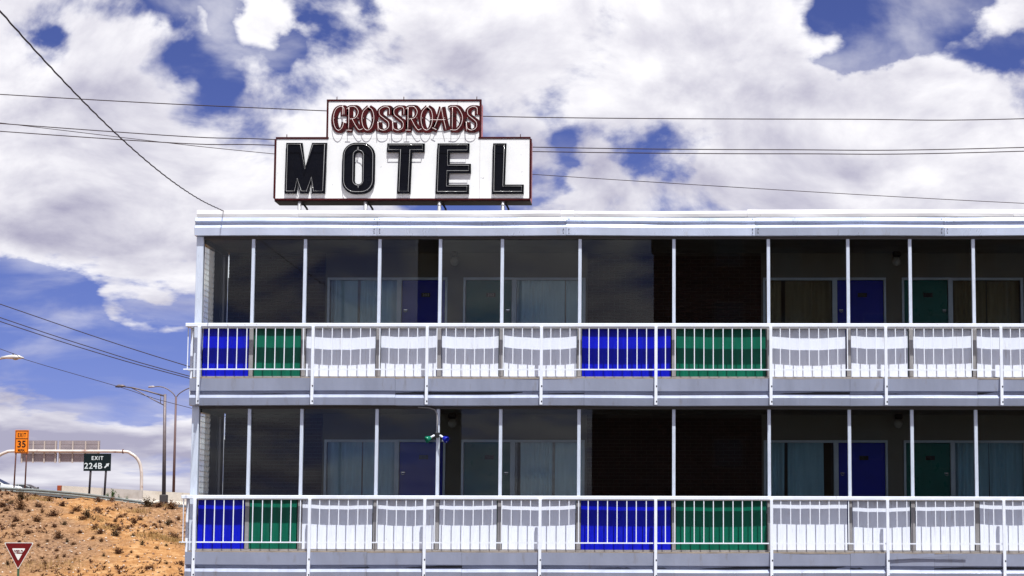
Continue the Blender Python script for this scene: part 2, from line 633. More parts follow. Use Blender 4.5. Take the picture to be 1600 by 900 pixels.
xs = axis(-58.0, -24.0, 0.42, 9000)
ys = axis(120.0, 160.0, 0.42, 9000)
gm = MB()
gm.add([(x, y, ground_z(x, y)) for y in ys for x in xs],
       [(j * len(xs) + i, j * len(xs) + i + 1, (j + 1) * len(xs) + i + 1, (j + 1) * len(xs) + i) for j in range(len(ys) - 1) for i in range(len(xs) - 1)], True)
tag(gm.build('ground', soil_material()), None, None, kind='structure')
ASPHALT = mat('asphalt', (0.055, 0.055, 0.055), 0.9, var=0.2, vscale=1.5, bump=0.3, bscale=40)
tag(MB().box(-45, 45, -26, 36.6, -0.3, 0.02).build('parking_lot', ASPHALT), None, None, kind='structure')
# the highway on the embankment, lying a little above the soil
hv, hf = [], []
hx = [-120 + 4 * i for i in range(31)]
hy = [153.5, 160, 168, 177]
for y in hy:
    hv += [(x, y, ground_z(x, y, False) + 0.06 + 0.02) for x in hx]
for j in range(len(hy) - 1):
    for i in range(len(hx) - 1):
        hf.append((j * len(hx) + i, j * len(hx) + i + 1, (j + 1) * len(hx) + i + 1, (j + 1) * len(hx) + i))
tag(MB().add(hv, hf).build('road', ASPHALT), None, None, kind='structure')

# ------------------------------------------------------------------ motel
CX = -0.165                                   # the facade is symmetrical about this line
XL, XR = -8.675, 8.345                        # corner posts
MULL = [-7.715, -6.78, -5.44, -4.35, -3.238, -1.845, -0.163, 1.526, 2.946, 4.052, 5.18, 6.45, 7.385]
motel = thing('motel_building', (CX, 37.5, 0), 'long white two storey motel with glazed walkways and blue, green and white balcony panels', 'motel')
YG = 37.53                                    # glass
YB = 39.60                                    # walkway wall
FLOOR = [1.21, 4.27]
CEIL = [3.80, 6.84]

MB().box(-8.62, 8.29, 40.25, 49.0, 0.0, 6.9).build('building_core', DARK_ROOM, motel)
MB().box(-8.70, 8.37, 37.46, 49.05, 6.845, 7.20).build('roof_slab', CEILING, motel)
for z0, z1 in ((0.76, FLOOR[0]), (CEIL[0], FLOOR[1])):
    MB().box(-8.70, 8.37, 37.40, 40.2, z0, z1 - 0.004).build('floor_slab', CEILING, motel)
MB().box(-8.6, 8.27, 37.6, 40.2, -0.3, 0.75).build('foundation_wall', CONCRETE, motel)


def strip_panel(name, x0, x1, prof, m, parent, seed, amp=0.006, tilt=0.0):
    """A sheet-metal fascia length: profile (y, z) swept along x, slightly buckled."""
    rnd = random.Random(seed)
    n = max(4, int((x1 - x0) / 0.16))
    ph = [rnd.uniform(0, 6.28) for _ in range(4)]
    mb = MB()
    k = len(prof)
    vs = []
    for i in range(n + 1):
        x = x0 + (x1 - x0) * i / n
        u = (x - x0)
        for q, (y, z) in enumerate(prof):
            w = amp * (math.sin(u * 1.9 + ph[0] + q * 0.9) * 0.6 + math.sin(u * 4.3 + ph[1] + q * 1.7) * 0.4)
            zz = 0.004 * math.sin(u * 1.3 + ph[2]) + tilt * (u / (x1 - x0) - 0.5)
            vs.append((x, y + w, z + zz))
    fs = [(i * k + q, i * k + q + 1, (i + 1) * k + q + 1, (i + 1) * k + q) for i in range(n) for q in range(k - 1)]
    mb.add(vs, fs)
    return mb.build(name, m, parent)


SCREW = MB().lathe((0, 0, 0), [(0.0, -0.006), (0.009, -0.004), (0.011, 0.0)], 8, 'y').mesh('screw', DARK_METAL)

# roof edge: flashing above, ribbed fascia below
fas = MB().box(-8.72, 8.39, 37.44, 37.458, 6.86, 7.22).build('roof_fascia', mat('fascia_backing', (0.05, 0.05, 0.055), 0.8), motel)
RP = [(37.392, 7.178), (37.366, 7.112), (37.415, 7.082), (37.418, 7.060), (37.352, 6.992), (37.376, 6.852), (37.45, 6.848)]
joints = [-8.76, -5.48, -2.09, 1.29, 4.66, 8.43]
for i in range(5):
    rnd = random.Random(20 + i)
    pf = [(y + (0.005 if i % 2 else 0.0) + (rnd.uniform(-0.008, 0.008) if 0 < q < 6 else 0), z) for q, (y, z) in enumerate(RP)]
    strip_panel('fascia_panel', joints[i] + 0.002, joints[i + 1] - 0.002, pf, ROOF_FASCIA, fas, 30 + i, 0.0045, rnd.uniform(-0.012, 0.012))
    for dx in (-0.05, 0.05):
        for z in (7.14, 6.96, 6.89):
            if -8.7 < joints[i] + dx < 8.35:
                put('screw', SCREW, fas, (joints[i] + dx, 37.352, z))
for i, (x0, x1) in enumerate(((-8.74, -6.9), (-6.9, -2.2), (-2.2, -1.95), (-1.95, 1.15), (1.15, 5.9), (5.9, 8.41))):
    z1 = 7.312 + (0.012, 0.0, 0.004, -0.012, 0.018, 0.008)[i]
    strip_panel('roof_flashing', x0 + 0.002, x1 - 0.002, [(37.62, z1 + 0.004), (37.42, z1), (37.415, 7.25), (37.425, 7.192)], FLASHING, motel, 50 + i, 0.004)
# end returns of the roof edge
for s, x in ((-1, -8.76), (1, 8.43)):
    mb = MB()
    mb.add([(x, y, z) for y, z in RP] + [(x, 44.0, z) for y, z in RP], [(q, q + 1, 8 + q, 7 + q) for q in range(6)])
    mb.build('fascia_return', ROOF_FASCIA, fas)

# balcony edges
MP = [(37.288, 4.283), (37.314, 4.066), (37.366, 4.048), (37.368, 4.012), (37.288, 3.940), (37.314, 3.808), (37.44, 3.800)]
mj = [[-8.76, -5.55, -3.88, -0.5, 2.93, 4.4, 8.43], [-8.76, -5.1, -1.75, 1.52, 2.95, 5.2, 8.43]]
for s in (1, 0):
    dz = (0, -3.062)[s == 0]
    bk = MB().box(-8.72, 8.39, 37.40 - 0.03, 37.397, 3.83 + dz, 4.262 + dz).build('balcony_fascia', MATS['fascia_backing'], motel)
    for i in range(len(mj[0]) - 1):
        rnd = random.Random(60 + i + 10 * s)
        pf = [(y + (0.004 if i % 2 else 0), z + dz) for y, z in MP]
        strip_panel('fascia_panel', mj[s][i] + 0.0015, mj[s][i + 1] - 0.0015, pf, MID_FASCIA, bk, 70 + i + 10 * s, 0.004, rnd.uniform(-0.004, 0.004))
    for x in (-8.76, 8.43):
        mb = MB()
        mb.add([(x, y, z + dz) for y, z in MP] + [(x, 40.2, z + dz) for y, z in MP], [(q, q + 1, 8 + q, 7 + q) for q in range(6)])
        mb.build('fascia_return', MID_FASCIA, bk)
    MB().box(-8.72, 8.39, 37.292, 37.50, FLOOR[s] + 0.004, FLOOR[s] + 0.028).build('walkway_ledge', LEDGE, bk)
# one lower length has come loose and hangs folded
mb = MB()
mb.add([(3.62, 37.272, 1.205), (4.95, 37.268, 1.198), (4.95, 37.276, 1.142), (3.95, 37.281, 1.132), (3.62, 37.283, 1.112)], [(0, 1, 2, 3, 4)])
mb.build('loose_flashing', MID_FASCIA, motel)

# glazed screens
GB = [2.215, 5.262]                             # sill tops
for s in (1, 0):
    gt = (3.785, 6.835)[s]
    sl = GB[s]
    yp = (37.488, YG)[s]                        # panels below the sill
    ysill = (37.448, 37.474)[s]
    mb = MB()
    mb.box(XL + 0.07, XR - 0.07, ysill, 37.575, sl - 0.075, sl)
    mb.box(XL + 0.07, XR - 0.07, 37.475, 37.57, FLOOR[s] + 0.03, FLOOR[s] + 0.062)
    scr = mb.build('glazed_screen', STUB, motel)  # sill in the darker frame metal, standing for the shadow line under the rail
    MB().box(XL + 0.07, XR - 0.07, 37.48, 37.56, gt - 0.035, gt + 0.01).build('head_rail', mat('head_rail_shade', (0.10, 0.09, 0.085), 0.5, 0.3), scr)  # head rail coloured dark to stand for the shadow gap under the fascia
    up_me = MB().box(-0.029, 0.029, 37.47 - 37.5, 0.062, sl, gt - 0.036, 0.004).mesh('mullion', ALU)
    lo_me = MB().box(-0.036, 0.036, -0.03, 0.06, FLOOR[s] + 0.063, sl - 0.076, 0.004).mesh('panel_frame', STUB)
    bead = MB().box(-0.006, 0.006, -0.010, 0.0, sl, gt - 0.036).mesh('glazing_bead', DARK_METAL)
    edges = [XL + 0.065] + MULL + [XR - 0.065]
    for x in MULL:
        put('mullion', up_me, scr, (x, 37.5, 0))
        put('panel_frame', lo_me, scr, (x, 37.5, 0))
    kinds = ['b', 'g', 'w', 'w', 'w', 'w', 'b', 'g', 'w', 'w', 'w', 'w', 'b', 'g']
    for i in range(len(edges) - 1):
        a, b = edges[i] + 0.03, edges[i + 1] - 0.03
        # each pane sits a hair out of true, as hand-set glass does
        rnd = random.Random(200 + i + 40 * s)
        g = MB()
        da, dc = rnd.uniform(-0.004, 0.004), rnd.uniform(-0.004, 0.004)
        vs = []
        for yy in (YG, YG + 0.006):
            vs += [(a, yy - da, sl), (b, yy + da, sl), (b, yy + da + dc, gt - 0.036), (a, yy - da + dc, gt - 0.036)]
        g.add(vs, [(0, 1, 2, 3), (7, 6, 5, 4), (0, 4, 5, 1), (1, 5, 6, 2), (2, 6, 7, 3), (3, 7, 4, 0)])
        g.build('glass_pane', SCREEN_GLASS, scr)
        # bowed sheet panel
        k = kinds[i]
        a2, b2 = edges[i] + (0.045 if i else 0.02), edges[i + 1] - 0.055
        yq = yp + rnd.uniform(-0.012, 0.010) * (1.0 if s == 0 else 0.4)
        bow = {'w': rnd.uniform(0.006, 0.017), 'b': 0.005, 'g': 0.005}[k] * (b2 - a2) / 1.2
        if s == 0 and k == 'w':
            bow = rnd.uniform(0.001, 0.012)
        nx = 14
        z0, z1 = FLOOR[s] + 0.066, sl - 0.08
        skew = rnd.uniform(-0.006, 0.006)
        vs = []
        for q in range(nx + 1):
            t = q / nx
            y = yq + bow * (1 - (2 * t - 1) ** 2) + skew * (t - 0.5) + 0.0012 * math.sin(t * 19 + i)
            vs += [(a2 + (b2 - a2) * t, y, z0), (a2 + (b2 - a2) * t, y, z1)]
        pb = MB()
        pb.add(vs, [(2 * q, 2 * q + 2, 2 * q + 3, 2 * q + 1) for q in range(nx)])
        vs2 = [(x, y + 0.012, z) for x, y, z in vs]
        pb.add(vs2, [(2 * q + 1, 2 * q + 3, 2 * q + 2, 2 * q) for q in range(nx)])
        pb.add([vs[0], vs2[0], vs2[1], vs[1]], [(0, 1, 2, 3)])
        pb.add([vs[-2], vs[-1], vs2[-1], vs2[-2]], [(0, 1, 2, 3)])
        pb.build('spandrel_panel', {'b': PANEL_BLUE, 'g': PANEL_GREEN, 'w': PANEL_WHITE}[k], scr)
for x in (XL, XR):
    for s in (1, 0):
        MB().box(x - 0.064, x + 0.064, 37.455, 37.58, FLOOR[s] + 0.03, (3.80, 6.845)[s], 0.006).build('corner_post', ALU, motel)

# railings
YR = [37.34, 37.302]                             # lower, upper: centre of the flat top rail
for s in (1, 0):
    dz = GB[s] - GB[1]
    yr = YR[0] if s == 0 else YR[1]
    mb = MB()
    mb.box(-8.85, 8.52, yr - 0.05, yr + 0.05, 5.199 + dz, 5.262 + dz, 0.006)
    for x in (-8.815, 8.485):
        mb.box(x - 0.035, x + 0.035, yr + 0.052, 40.1, 5.20 + dz, 5.261 + dz)
    rail = mb.build('railing', WHITE_PAINT, motel)
    zb = 4.439 + dz
    br = MB()
    br.box(-8.87, 8.54, yr - 0.045, yr - 0.033, zb - 0.011, zb + 0.011)
    for x in (-8.815, 8.485):
        br.box(x - 0.006, x + 0.006, yr - 0.03, 40.1, zb - 0.011, zb + 0.011)
    br.build('bottom_rail', WHITE_PAINT, rail)
    post = MB().box(-0.026, 0.026, -0.0255, 0.0255, 3.815 + dz, 5.198 + dz, 0.004).mesh('post', WHITE_PAINT)
    bal = MB().box(-0.0075, 0.0075, -0.0075, 0.0075, zb + 0.0115, 5.198 + dz).mesh('baluster', WHITE_PAINT)
    ypost = 37.262
    foot = MB().box(-0.011, 0.011, -0.010, 0.02, -0.012, 0.018).mesh('bolt', DARK_METAL)
    px = [-8.60 + 2.0305 * k for k in range(9)]
    px[-1] = 7.66
    for k, x in enumerate(px):
        put('post', post, rail, (x, ypost, 0))
        for zz in (3.87, 4.14):
            put('bolt', foot, rail, (x + 0.012, ypost - 0.018, zz + dz))
        nb = 11 if k < 8 else 4
        for q in range(nb):
            xb = x + 2.0305 / 12 * (q + 1)
            if xb < 8.4:
                put('baluster', bal, rail, (xb + random.uniform(-0.004, 0.004), yr - 0.027, 0))
    for x in (-8.805, 8.475):
        put('post', post, rail, (x, 37.62, 0.0))
    for x in (-8.815, 8.485):
        for q in range(5):
            put('baluster', bal, rail, (x, 37.34 + 0.45 * q, 0))

# walkway wall behind the glass: openings mirror about CX
BRK = [(-8.60, -6.77), (-1.80, 1.47), (6.44, 8.27)]
WIN = [(-6.725, -5.36), (-3.19, -1.84), (1.51, 2.86), (5.03, 6.395)]
DOOR = [(-5.36, -4.45, 'b'), (-4.15, -3.19, 'g'), (2.86, 3.82, 'b'), (4.12, 5.03, 'g')]
bw = 0.205
bh = 0.0675
brick_mesh = MB().box(0, bw - 0.011, -0.02, 0.004, 0, bh - 0.011, 0.003).mesh('brick', BRICK)
n_brick = 0
for s in (1, 0):
    fz, cz = FLOOR[s], CEIL[s] + (0.005 if s else -0.003)
    head = fz + 2.085
    wsill = fz + 0.72
    mb = MB()
    solid = [(-8.62, BRK[0][0])] + [(-6.77, -6.725), (-4.45, -4.15), (-1.84, -1.80), (1.47, 1.51), (3.82, 4.12), (6.395, 6.44)]
    for a, b in solid:
        mb.box(a, b, YB, YB + 0.2, fz, head)
    for a, b in WIN:
        mb.box(a, b, YB, YB + 0.2, fz, wsill)
    for a, b in ((-6.77, -1.80), (1.47, 6.44)):
        mb.box(a, b, YB + 0.001, YB + 0.2, head, cz)
    mb.box(-8.62, 8.29, 40.2, 40.24, fz, cz)
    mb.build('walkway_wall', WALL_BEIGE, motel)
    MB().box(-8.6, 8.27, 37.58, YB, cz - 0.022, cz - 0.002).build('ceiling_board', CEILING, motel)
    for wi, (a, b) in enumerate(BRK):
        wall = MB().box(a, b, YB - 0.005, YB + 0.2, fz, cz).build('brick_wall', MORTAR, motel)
        rest = MB()
        nr = int((cz - 0.03 - fz) / bh)
        for r in range(nr):
            z = fz + 0.004 + r * bh
            x = a - (bw / 2 if r % 2 else 0)
            while x < b - 0.02:
                x0, x1 = max(x, a), min(x + bw - 0.011, b)
                whole = x0 == x and x1 == x + bw - 0.011
                seen = s == 1 and z > GB[1] - 0.15 and (wi == 0 or (wi == 1 and x < -0.1 and z < 6.45))
                if x1 - x0 > 0.03:
                    yo = random.uniform(-0.004, 0.003)
                    if seen and n_brick < 300 and whole:
                        put('brick', brick_mesh, wall, (x0, YB - 0.008 + yo, z))
                        n_brick += 1
                    else:
                        rest.box(x0, x1, YB - 0.028 + yo, YB - 0.006, z, z + bh - 0.011)
                x += bw
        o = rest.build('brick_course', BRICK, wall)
        o['kind'] = 'stuff'
    for wi, (a, b) in enumerate(WIN):
        fr = MB()
        w = 0.045
        fr.box(a, b, YB - 0.03, YB + 0.07, head - w, head)
        fr.box(a, b, YB - 0.03, YB + 0.07, wsill, wsill + w)
        fr.box(a, a + w, YB - 0.028, YB + 0.07, wsill + w, head - w)
        fr.box(b - w, b, YB - 0.028, YB + 0.07, wsill + w, head - w)
        win = fr.build('window', FRAME_ALU, motel)
        MB().box(a + w, b - w, YB + 0.03, YB + 0.035, wsill + w, head - w).build('pane', ROOM_GLASS, win)
        c = MB()
        rnd = random.Random(300 + wi + 9 * s)
        halves = {(1, 0): ((0.0, 0.40), (0.435, 1.0)), (1, 1): ((0.0, 0.72), (0.745, 1.0)), (0, 1): ((0.08, 0.55), (0.585, 1.0)), (1, 2): ((0.0, 0.24), (0.30, 1.0)), (0, 2): ((0.0, 0.27), (0.32, 0.86))}.get((s, wi), ((0.0, 0.5), (0.52, 1.0)))
        for h0, h1 in halves:
            n = max(24, int(100 * (h1 - h0)))
            vs = []
            ph = rnd.uniform(0, 6)
            tight = rnd.uniform(34, 62)
            for q in range(n + 1):
                t = h0 + (h1 - h0) * q / n
                amp = 0.016 + 0.030 * (0.5 + 0.5 * math.sin(t * 7 + ph * 2))
                y = YB + 0.13 + amp * math.sin(t * tight + ph + 2.2 * math.sin(t * 9 + ph))
                x = a + w + (b - a - 2 * w) * t
                vs += [(x, y, wsill), (x + 0.01 * math.sin(t * 30 + ph), YB + 0.13 + (y - YB - 0.13) * 0.6, head)]
            c.add(vs, [(2 * q, 2 * q + 2, 2 * q + 3, 2 * q + 1) for q in range(n)], True)
        c.build('curtain', CURTAIN_B if (s == 1 and wi >= 2) else CURTAIN, win)
    for di, (a, b, k) in enumerate(DOOR):
        w = 0.042
        hinge_left = k == 'g'
        d = MB().box(a + w + 0.004, b - w - 0.004, YB + 0.025, YB + 0.07, fz + 0.01, head - w - 0.004, 0.004).build('door', DOOR_BLUE if k == 'b' else DOOR_GREEN, motel)
        f2 = MB()
        f2.box(a, a + w, YB - 0.032, YB + 0.08, fz, head - w)
        f2.box(b - w, b, YB - 0.032, YB + 0.08, fz, head - w)
        f2.box(a, b, YB - 0.034, YB + 0.08, head - w, head + 0.002)
        f2.build('door_frame', FRAME_ALU, d)
        left_handle = (k == 'b')
        hx_ = a + w + 0.075 if left_handle else b - w - 0.075
        zz = fz + 1.46
        hm = MB()
        hm.box(hx_ - 0.038, hx_ + 0.038, YB + 0.005, YB + 0.024, zz + 0.004, zz + 0.028, 0.004)
        hm.tube([(hx_ - 0.03, YB - 0.005, zz + 0.01), (hx_ - 0.024, YB - 0.02, zz - 0.02), (hx_, YB - 0.025, zz - 0.028), (hx_ + 0.024, YB - 0.02, zz - 0.02), (hx_ + 0.03, YB - 0.005, zz + 0.01)], 0.007, 6)
        hm.build('handle', CHROME, d)
        xn = (a + b) / 2 + 0.04
        pl = MB().box(xn - 0.085, xn + 0.085, YB + 0.012, YB + 0.024, fz + 1.72, fz + 1.80).build('number_plate', BLACK, d)
        if s == 1 and di < 2:
            num = ('203', '202')[di]
            text_mb(num, xn, YB + 0.009, fz + 1.735, 0.075, 0.125, 0.002).build('door_number', mat('number_grey', (0.30, 0.30, 0.28), 0.6), d)

# louvred end walls (left end seen through the glass, right end alike)
for x, sg in ((XL, 1), (XR, -1)):
    for s in (1, 0):
        fz, cz = FLOOR[s], CEIL[s]
        mb = MB()
        mb.box(x - 0.05, x + 0.05, 37.582, YB, fz, fz + 0.55)
        mb.box(x - 0.05, x + 0.05, 37.582, YB, cz - 0.10, cz)
        for y0, y1 in ((37.582, 37.63), (38.44, 38.56), (39.12, 39.17), (39.35, YB)):
            mb.box(x - 0.049, x + 0.049, y0, y1, fz + 0.55, cz - 0.10)
        fr = mb.build('louvre_window', mat('louvre_frame_metal', (0.20, 0.21, 0.23), 0.5, 0.4), motel)
        MB().box(x - 0.02, x + 0.02, 38.56, 39.12, fz + 0.55, cz - 0.10).build('end_panel', mat('end_panel_grey', (0.22, 0.22, 0.25), 0.7), fr)
        bl = MB()
        bl.add([(0.010 * sg, y, z) if z > 0 else (-0.010 * sg, y, z) for z in (-0.048, 0.048) for y in (0, 0.806)], [(0, 1, 3, 2)])
        bl.add([(0.016 * sg, y, z) if z > 0 else (-0.004 * sg, y, z) for z in (-0.048, 0.048) for y in (0, 0.806)], [(2, 3, 1, 0)])
        bl.add([(-0.010 * sg, 0, -0.0485), (-0.004 * sg, 0, -0.0485), (-0.004 * sg, 0.806, -0.0485), (-0.010 * sg, 0.806, -0.0485)], [(0, 1, 2, 3)])
        me1 = bl.mesh('louvre_blade', LOUVRE_GLASS)
        rail_me = MB().box(-0.004, 0.004, 0, 0.806, -0.004, 0.004).mesh('blade_clip', DARK_METAL)
        z = fz + 0.60
        while z < cz - 0.12:
            put('louvre_blade', me1, fr, (x + 0.042 * sg, 37.632, z))
            put('blade_clip', rail_me, fr, (x + 0.026 * sg, 37.632, z - 0.040))
            z += 0.098

# ------------------------------------------------------------------ roof sign
SX0, SX1, SZ0, SZ1 = -7.40, -2.765, 7.55, 8.667
TX0, TX1, SZ2 = -6.465, -3.683, 9.363
YS, YS2 = 37.70, 38.20
sign = thing('motel_sign', (-5.08, 37.95, 7.2), 'stepped white rooftop sign with red trim reading crossroads motel', 'sign')
SIGN_FACE = mat('sign_face_white', (0.80, 0.81, 0.81), 0.35, var=0.03, vscale=3, col2=(0.10, 0.09, 0.10), c2=(0.675, 0.715), c2scale=7)
SIGN_RED = mat('sign_trim_red', (0.045, 0.002, 0.003), 0.4, var=0.3, vscale=5)
SIGN_SIDE = mat('sign_side_faded_red', (0.52, 0.19, 0.19), 0.5, var=0.15, vscale=4)
LETTER_BLACK = mat('letter_black_enamel', (0.0035, 0.004, 0.007), 0.3, var=0.2, vscale=4, col2=(0.03, 0.03, 0.035), c2=(0.68, 0.75), c2scale=18, spec=0.12)
LETTER_RED = mat('letter_red_enamel', (0.055, 0.001, 0.002), 0.4, var=0.35, vscale=7, col2=(0.02, 0.004, 0.004), c2=(0.52, 0.66), c2scale=9)
TUBE = mat('neon_tube_glass', (0.30, 0.30, 0.30), 0.15, spec=0.7)
TUBE_PINK = mat('neon_tube_white', (0.80, 0.70, 0.67), 0.2, spec=0.7)
outline = [(SX0, SZ0), (SX1, SZ0), (SX1, SZ1), (TX1, SZ1), (TX1, SZ2), (TX0, SZ2), (TX0, SZ1), (SX0, SZ1)]
cab = MB()
n = len(outline)
cab.add([(x, YS + 0.004, z) for x, z in outline] + [(x, YS2, z) for x, z in outline], [(i, n + i, n + (i + 1) % n, (i + 1) % n) for i in range(n)] + [tuple(range(2 * n - 1, n - 1, -1))])
cab.build('cabinet', SIGN_SIDE, sign)
MB().box(SX0, SX1, YS + 0.01, YS2, SZ0 - 0.03, SZ0 - 0.002).build('cabinet_base', mat('cabinet_base_dark', (0.010, 0.003, 0.003), 0.5), sign)
# face panels, butted sheets
fp = MB()
for a, b in ((SX0, TX0 - 0.0), (TX0, -5.07), (-5.07, TX1), (TX1, SX1)):
    fp.box(a + 0.0015, b - 0.0015, YS, YS + 0.003, SZ0, SZ1 - 0.0015)
fp.build('face', SIGN_FACE, sign)
fp = MB()
for a, b in ((TX0, -4.1), (-4.1, TX1)):
    fp.box(a + 0.0015, b - 0.0015, YS, YS + 0.003, SZ1 + 0.0015, SZ2)
fp.build('face', SIGN_FACE, sign)
w = 0.03
edge_list = [((SX0, SX1), (SZ0 - 0.012, SZ0 + 0.022)), ((SX0, TX0 + w), (SZ1 - 0.002, SZ1 + 0.034)), ((TX1 - w, SX1), (SZ1 - 0.002, SZ1 + 0.034)), ((TX0 - 0.02, TX1 + 0.02), (SZ2 - 0.004, SZ2 + 0.032)),
             ((SX0 - 0.022, SX0 + 0.016), (SZ0 + 0.0225, SZ1 - 0.0025)), ((SX1 - 0.016, SX1 + 0.022), (SZ0 + 0.0225, SZ1 - 0.0025)), ((TX0 - 0.018, TX0 + 0.016), (SZ1 + 0.0345, SZ2 - 0.0045)), ((TX1 - 0.016, TX1 + 0.02), (SZ1 + 0.0345, SZ2 - 0.0045))]
for (a, b), (c, d) in edge_list:
    MB().box(a, b, YS - 0.012, YS + 0.05, c, d, 0.004).build('trim', SIGN_RED, sign)
for xx, zz in ((-7.2, SZ1 + 0.034), (-2.95, SZ1 + 0.034), (-6.3, SZ2 + 0.032), (-5.08, SZ2 + 0.032), (-3.75, SZ2 + 0.032)):
    MB().tube([(xx, YS, zz - 0.004), (xx, YS, zz + 0.05)], 0.008, 6).build('stud', SIGN_RED, sign)
# legs
for i, xx in enumerate((-6.95, -5.75, -4.41, -3.26)):
    lg = MB()
    lg.tube([(xx, 37.74, 7.0), (xx, 37.74, SZ0 - 0.03)], 0.034, 10)
    lg.build('leg', mat('galvanised', (0.42, 0.42, 0.44), 0.45, 0.5, var=0.2), sign)
    MB().tube([(xx + 0.10, 38.6, 7.1), (xx + 0.07, 38.1, 7.45), (xx + 0.03, 37.78, SZ0 - 0.02)], 0.02, 6).build('brace', DARK_METAL, sign)

SP = 85.9


def sg(zx, zy, ox):                         # sign-local drawing units to metres on the sign face
    px_, py_ = ox + zx / 7.2, 205 + zy / 7.2
    return (SX0 + 0.02 + (px_ - 430.6) / SP, SZ0 + 0.01 + (312.0 - py_) / 85.4)


def rrect(x0, x1, y0, y1, r, ox, n=8):
    pts = []
    for cx, cy, a0 in ((x1 - r, y0 + r, -90), (x1 - r, y1 - r, 0), (x0 + r, y1 - r, 90), (x0 + r, y0 + r, 180)):
        for k in range(n + 1):
            a = R(a0 + 90 * k / n)
            pts.append(sg(cx + r * math.cos(a), cy + r * math.sin(a), ox))
    return pts


def inset(poly, d):
    n = len(poly)
    A = sum(poly[i][0] * poly[(i + 1) % n][1] - poly[(i + 1) % n][0] * poly[i][1] for i in range(n))
    s = 1 if A > 0 else -1
    out = []
    for i in range(n):
        p0, p1, p2 = Vector(poly[i - 1]), Vector(poly[i]), Vector(poly[(i + 1) % n])
        e1, e2 = (p1 - p0).normalized(), (p2 - p1).normalized()
        n1, n2 = Vector((-e1.y, e1.x)) * s, Vector((-e2.y, e2.x)) * s
        m = (n1 + n2)
        m = m / max(0.35, m.dot(n1)) if m.length > 1e-6 else n1
        out.append(p1 + m * d)
    return out


LET = {
    'M': [sg(*p, 425) for p in ((152, 140), (335, 140), (372, 410), (442, 140), (612, 140), (600, 710), (453, 710), (447, 545), (415, 710), (320, 710), (290, 565), (283, 710), (146, 710))],
    'T': [sg(*p, 425) for p in ((1288, 147), (1710, 147), (1710, 245), (1570, 245), (1557, 712), (1407, 712), (1420, 245), (1288, 245))],
    'E': [sg(*p, 625) for p in ((413, 147), (772, 147), (772, 250), (553, 250), (553, 378), (790, 378), (792, 482), (548, 482), (545, 612), (773, 612), (773, 716), (398, 716))],
    'L': [sg(*p, 625) for p in ((1037, 147), (1187, 147), (1175, 612), (1385, 612), (1385, 716), (1030, 716))]}


def neon(mb, pts, y, r, closed=True):
    q = [(p[0], y, p[1]) for p in pts]
    if closed:
        mb.tube(q + [q[0]], r, 6, cap=False)
    else:
        mb.tube(q, r, 6)
    step = max(1, len(q) // 5)
    for p in q[::step]:
        mb.tube([(p[0], y, p[2]), (p[0], YS - 0.002, p[2])], 0.006, 5)


def flip(poly):                              # outlines run counter-clockwise seen from the front
    A = sum(poly[i][0] * poly[(i + 1) % len(poly)][1] - poly[(i + 1) % len(poly)][0] * poly[i][1] for i in range(len(poly)))
    return poly if A > 0 else poly[::-1]


for ch in 'MTEL':
    po = flip(LET[ch])
    lt = MB().prism(po, YS - 0.03, YS - 0.001)
    # a raised rim round the letter
    ins = [tuple(v) for v in inset(po, 0.012)]
    lt.prism(po, YS - 0.05, YS - 0.0305, ins)
    lo = lt.build('letter', LETTER_BLACK, sign)
    nb = MB()
    neon(nb, inset(po, 0.036), YS - 0.095, 0.0055)
    nb.build('neon_tube', TUBE, lo)
oo, oi = flip(rrect(787, 1155, 138, 718, 150, 425)), flip(rrect(930, 1010, 245, 605, 40, 425))
lt = MB().prism(oo, YS - 0.03, YS - 0.001, oi)
lt.prism(oo, YS - 0.05, YS - 0.0305, [tuple(v) for v in inset(oo, 0.012)])
lo = lt.build('letter', LETTER_BLACK, sign)
nb = MB()
neon(nb, inset(oo, 0.036), YS - 0.095, 0.0055)
neon(nb, inset(oi, -0.03), YS - 0.095, 0.0055)
nb.build('neon_tube', TUBE, lo)

# script word: red stroke letters standing off the face, white tubing in front
STROKES = {
    'C': [[(.97, .66), (.93, .95), (.62, 1.0), (.28, .86), (.12, .5), (.26, .14), (.55, .0), (.82, .10), (.98, .34)], [(.84, .62), (.86, 1.05)]],
    'R': [[(.14, -.0), (.14, .97)], [(-.04, .90), (.25, 1.0), (.62, .98), (.84, .78), (.66, .54), (.22, .47)], [(.40, .47), (.66, .20), (.92, .02), (1.18, .06)], [(-.04, .0), (.36, .0)]],
    'O': [[(.5, 1.0), (.16, .78), (.06, .46), (.2, .12), (.5, .0), (.8, .14), (.94, .5), (.82, .84), (.5, 1.0)]],
    'S': [[(.90, .66), (.86, .94), (.50, .99), (.18, .86), (.20, .66), (.52, .50), (.84, .33), (.82, .10), (.48, .0), (.16, .08), (.08, .34)], [(.06, .36), (.10, -.02)]],
    'A': [[(-.08, .12), (.16, .40), (.52, 1.0)], [(.52, 1.0), (.70, .55), (.98, .02)], [(-.55, .44), (.90, .44)], [(-.25, .10), (.12, .02)]],
    'D': [[(.18, .02), (.18, .95)], [(-.14, .92), (.10, 1.0), (.55, .96), (.93, .62), (.88, .28), (.52, .02), (.0, .02)]]}
word = [('C', 517.5, 537), ('R', 541, 562), ('O', 563, 584.5), ('S', 588, 609.5), ('S', 611, 632), ('R', 633.5, 654), ('O', 655.5, 676), ('A', 679, 696.5), ('D', 702, 722.5), ('S', 726, 746.5)]
zb0, zh = SZ0 + 0.01 + (312 - 204.5) / 85.4, 0.435
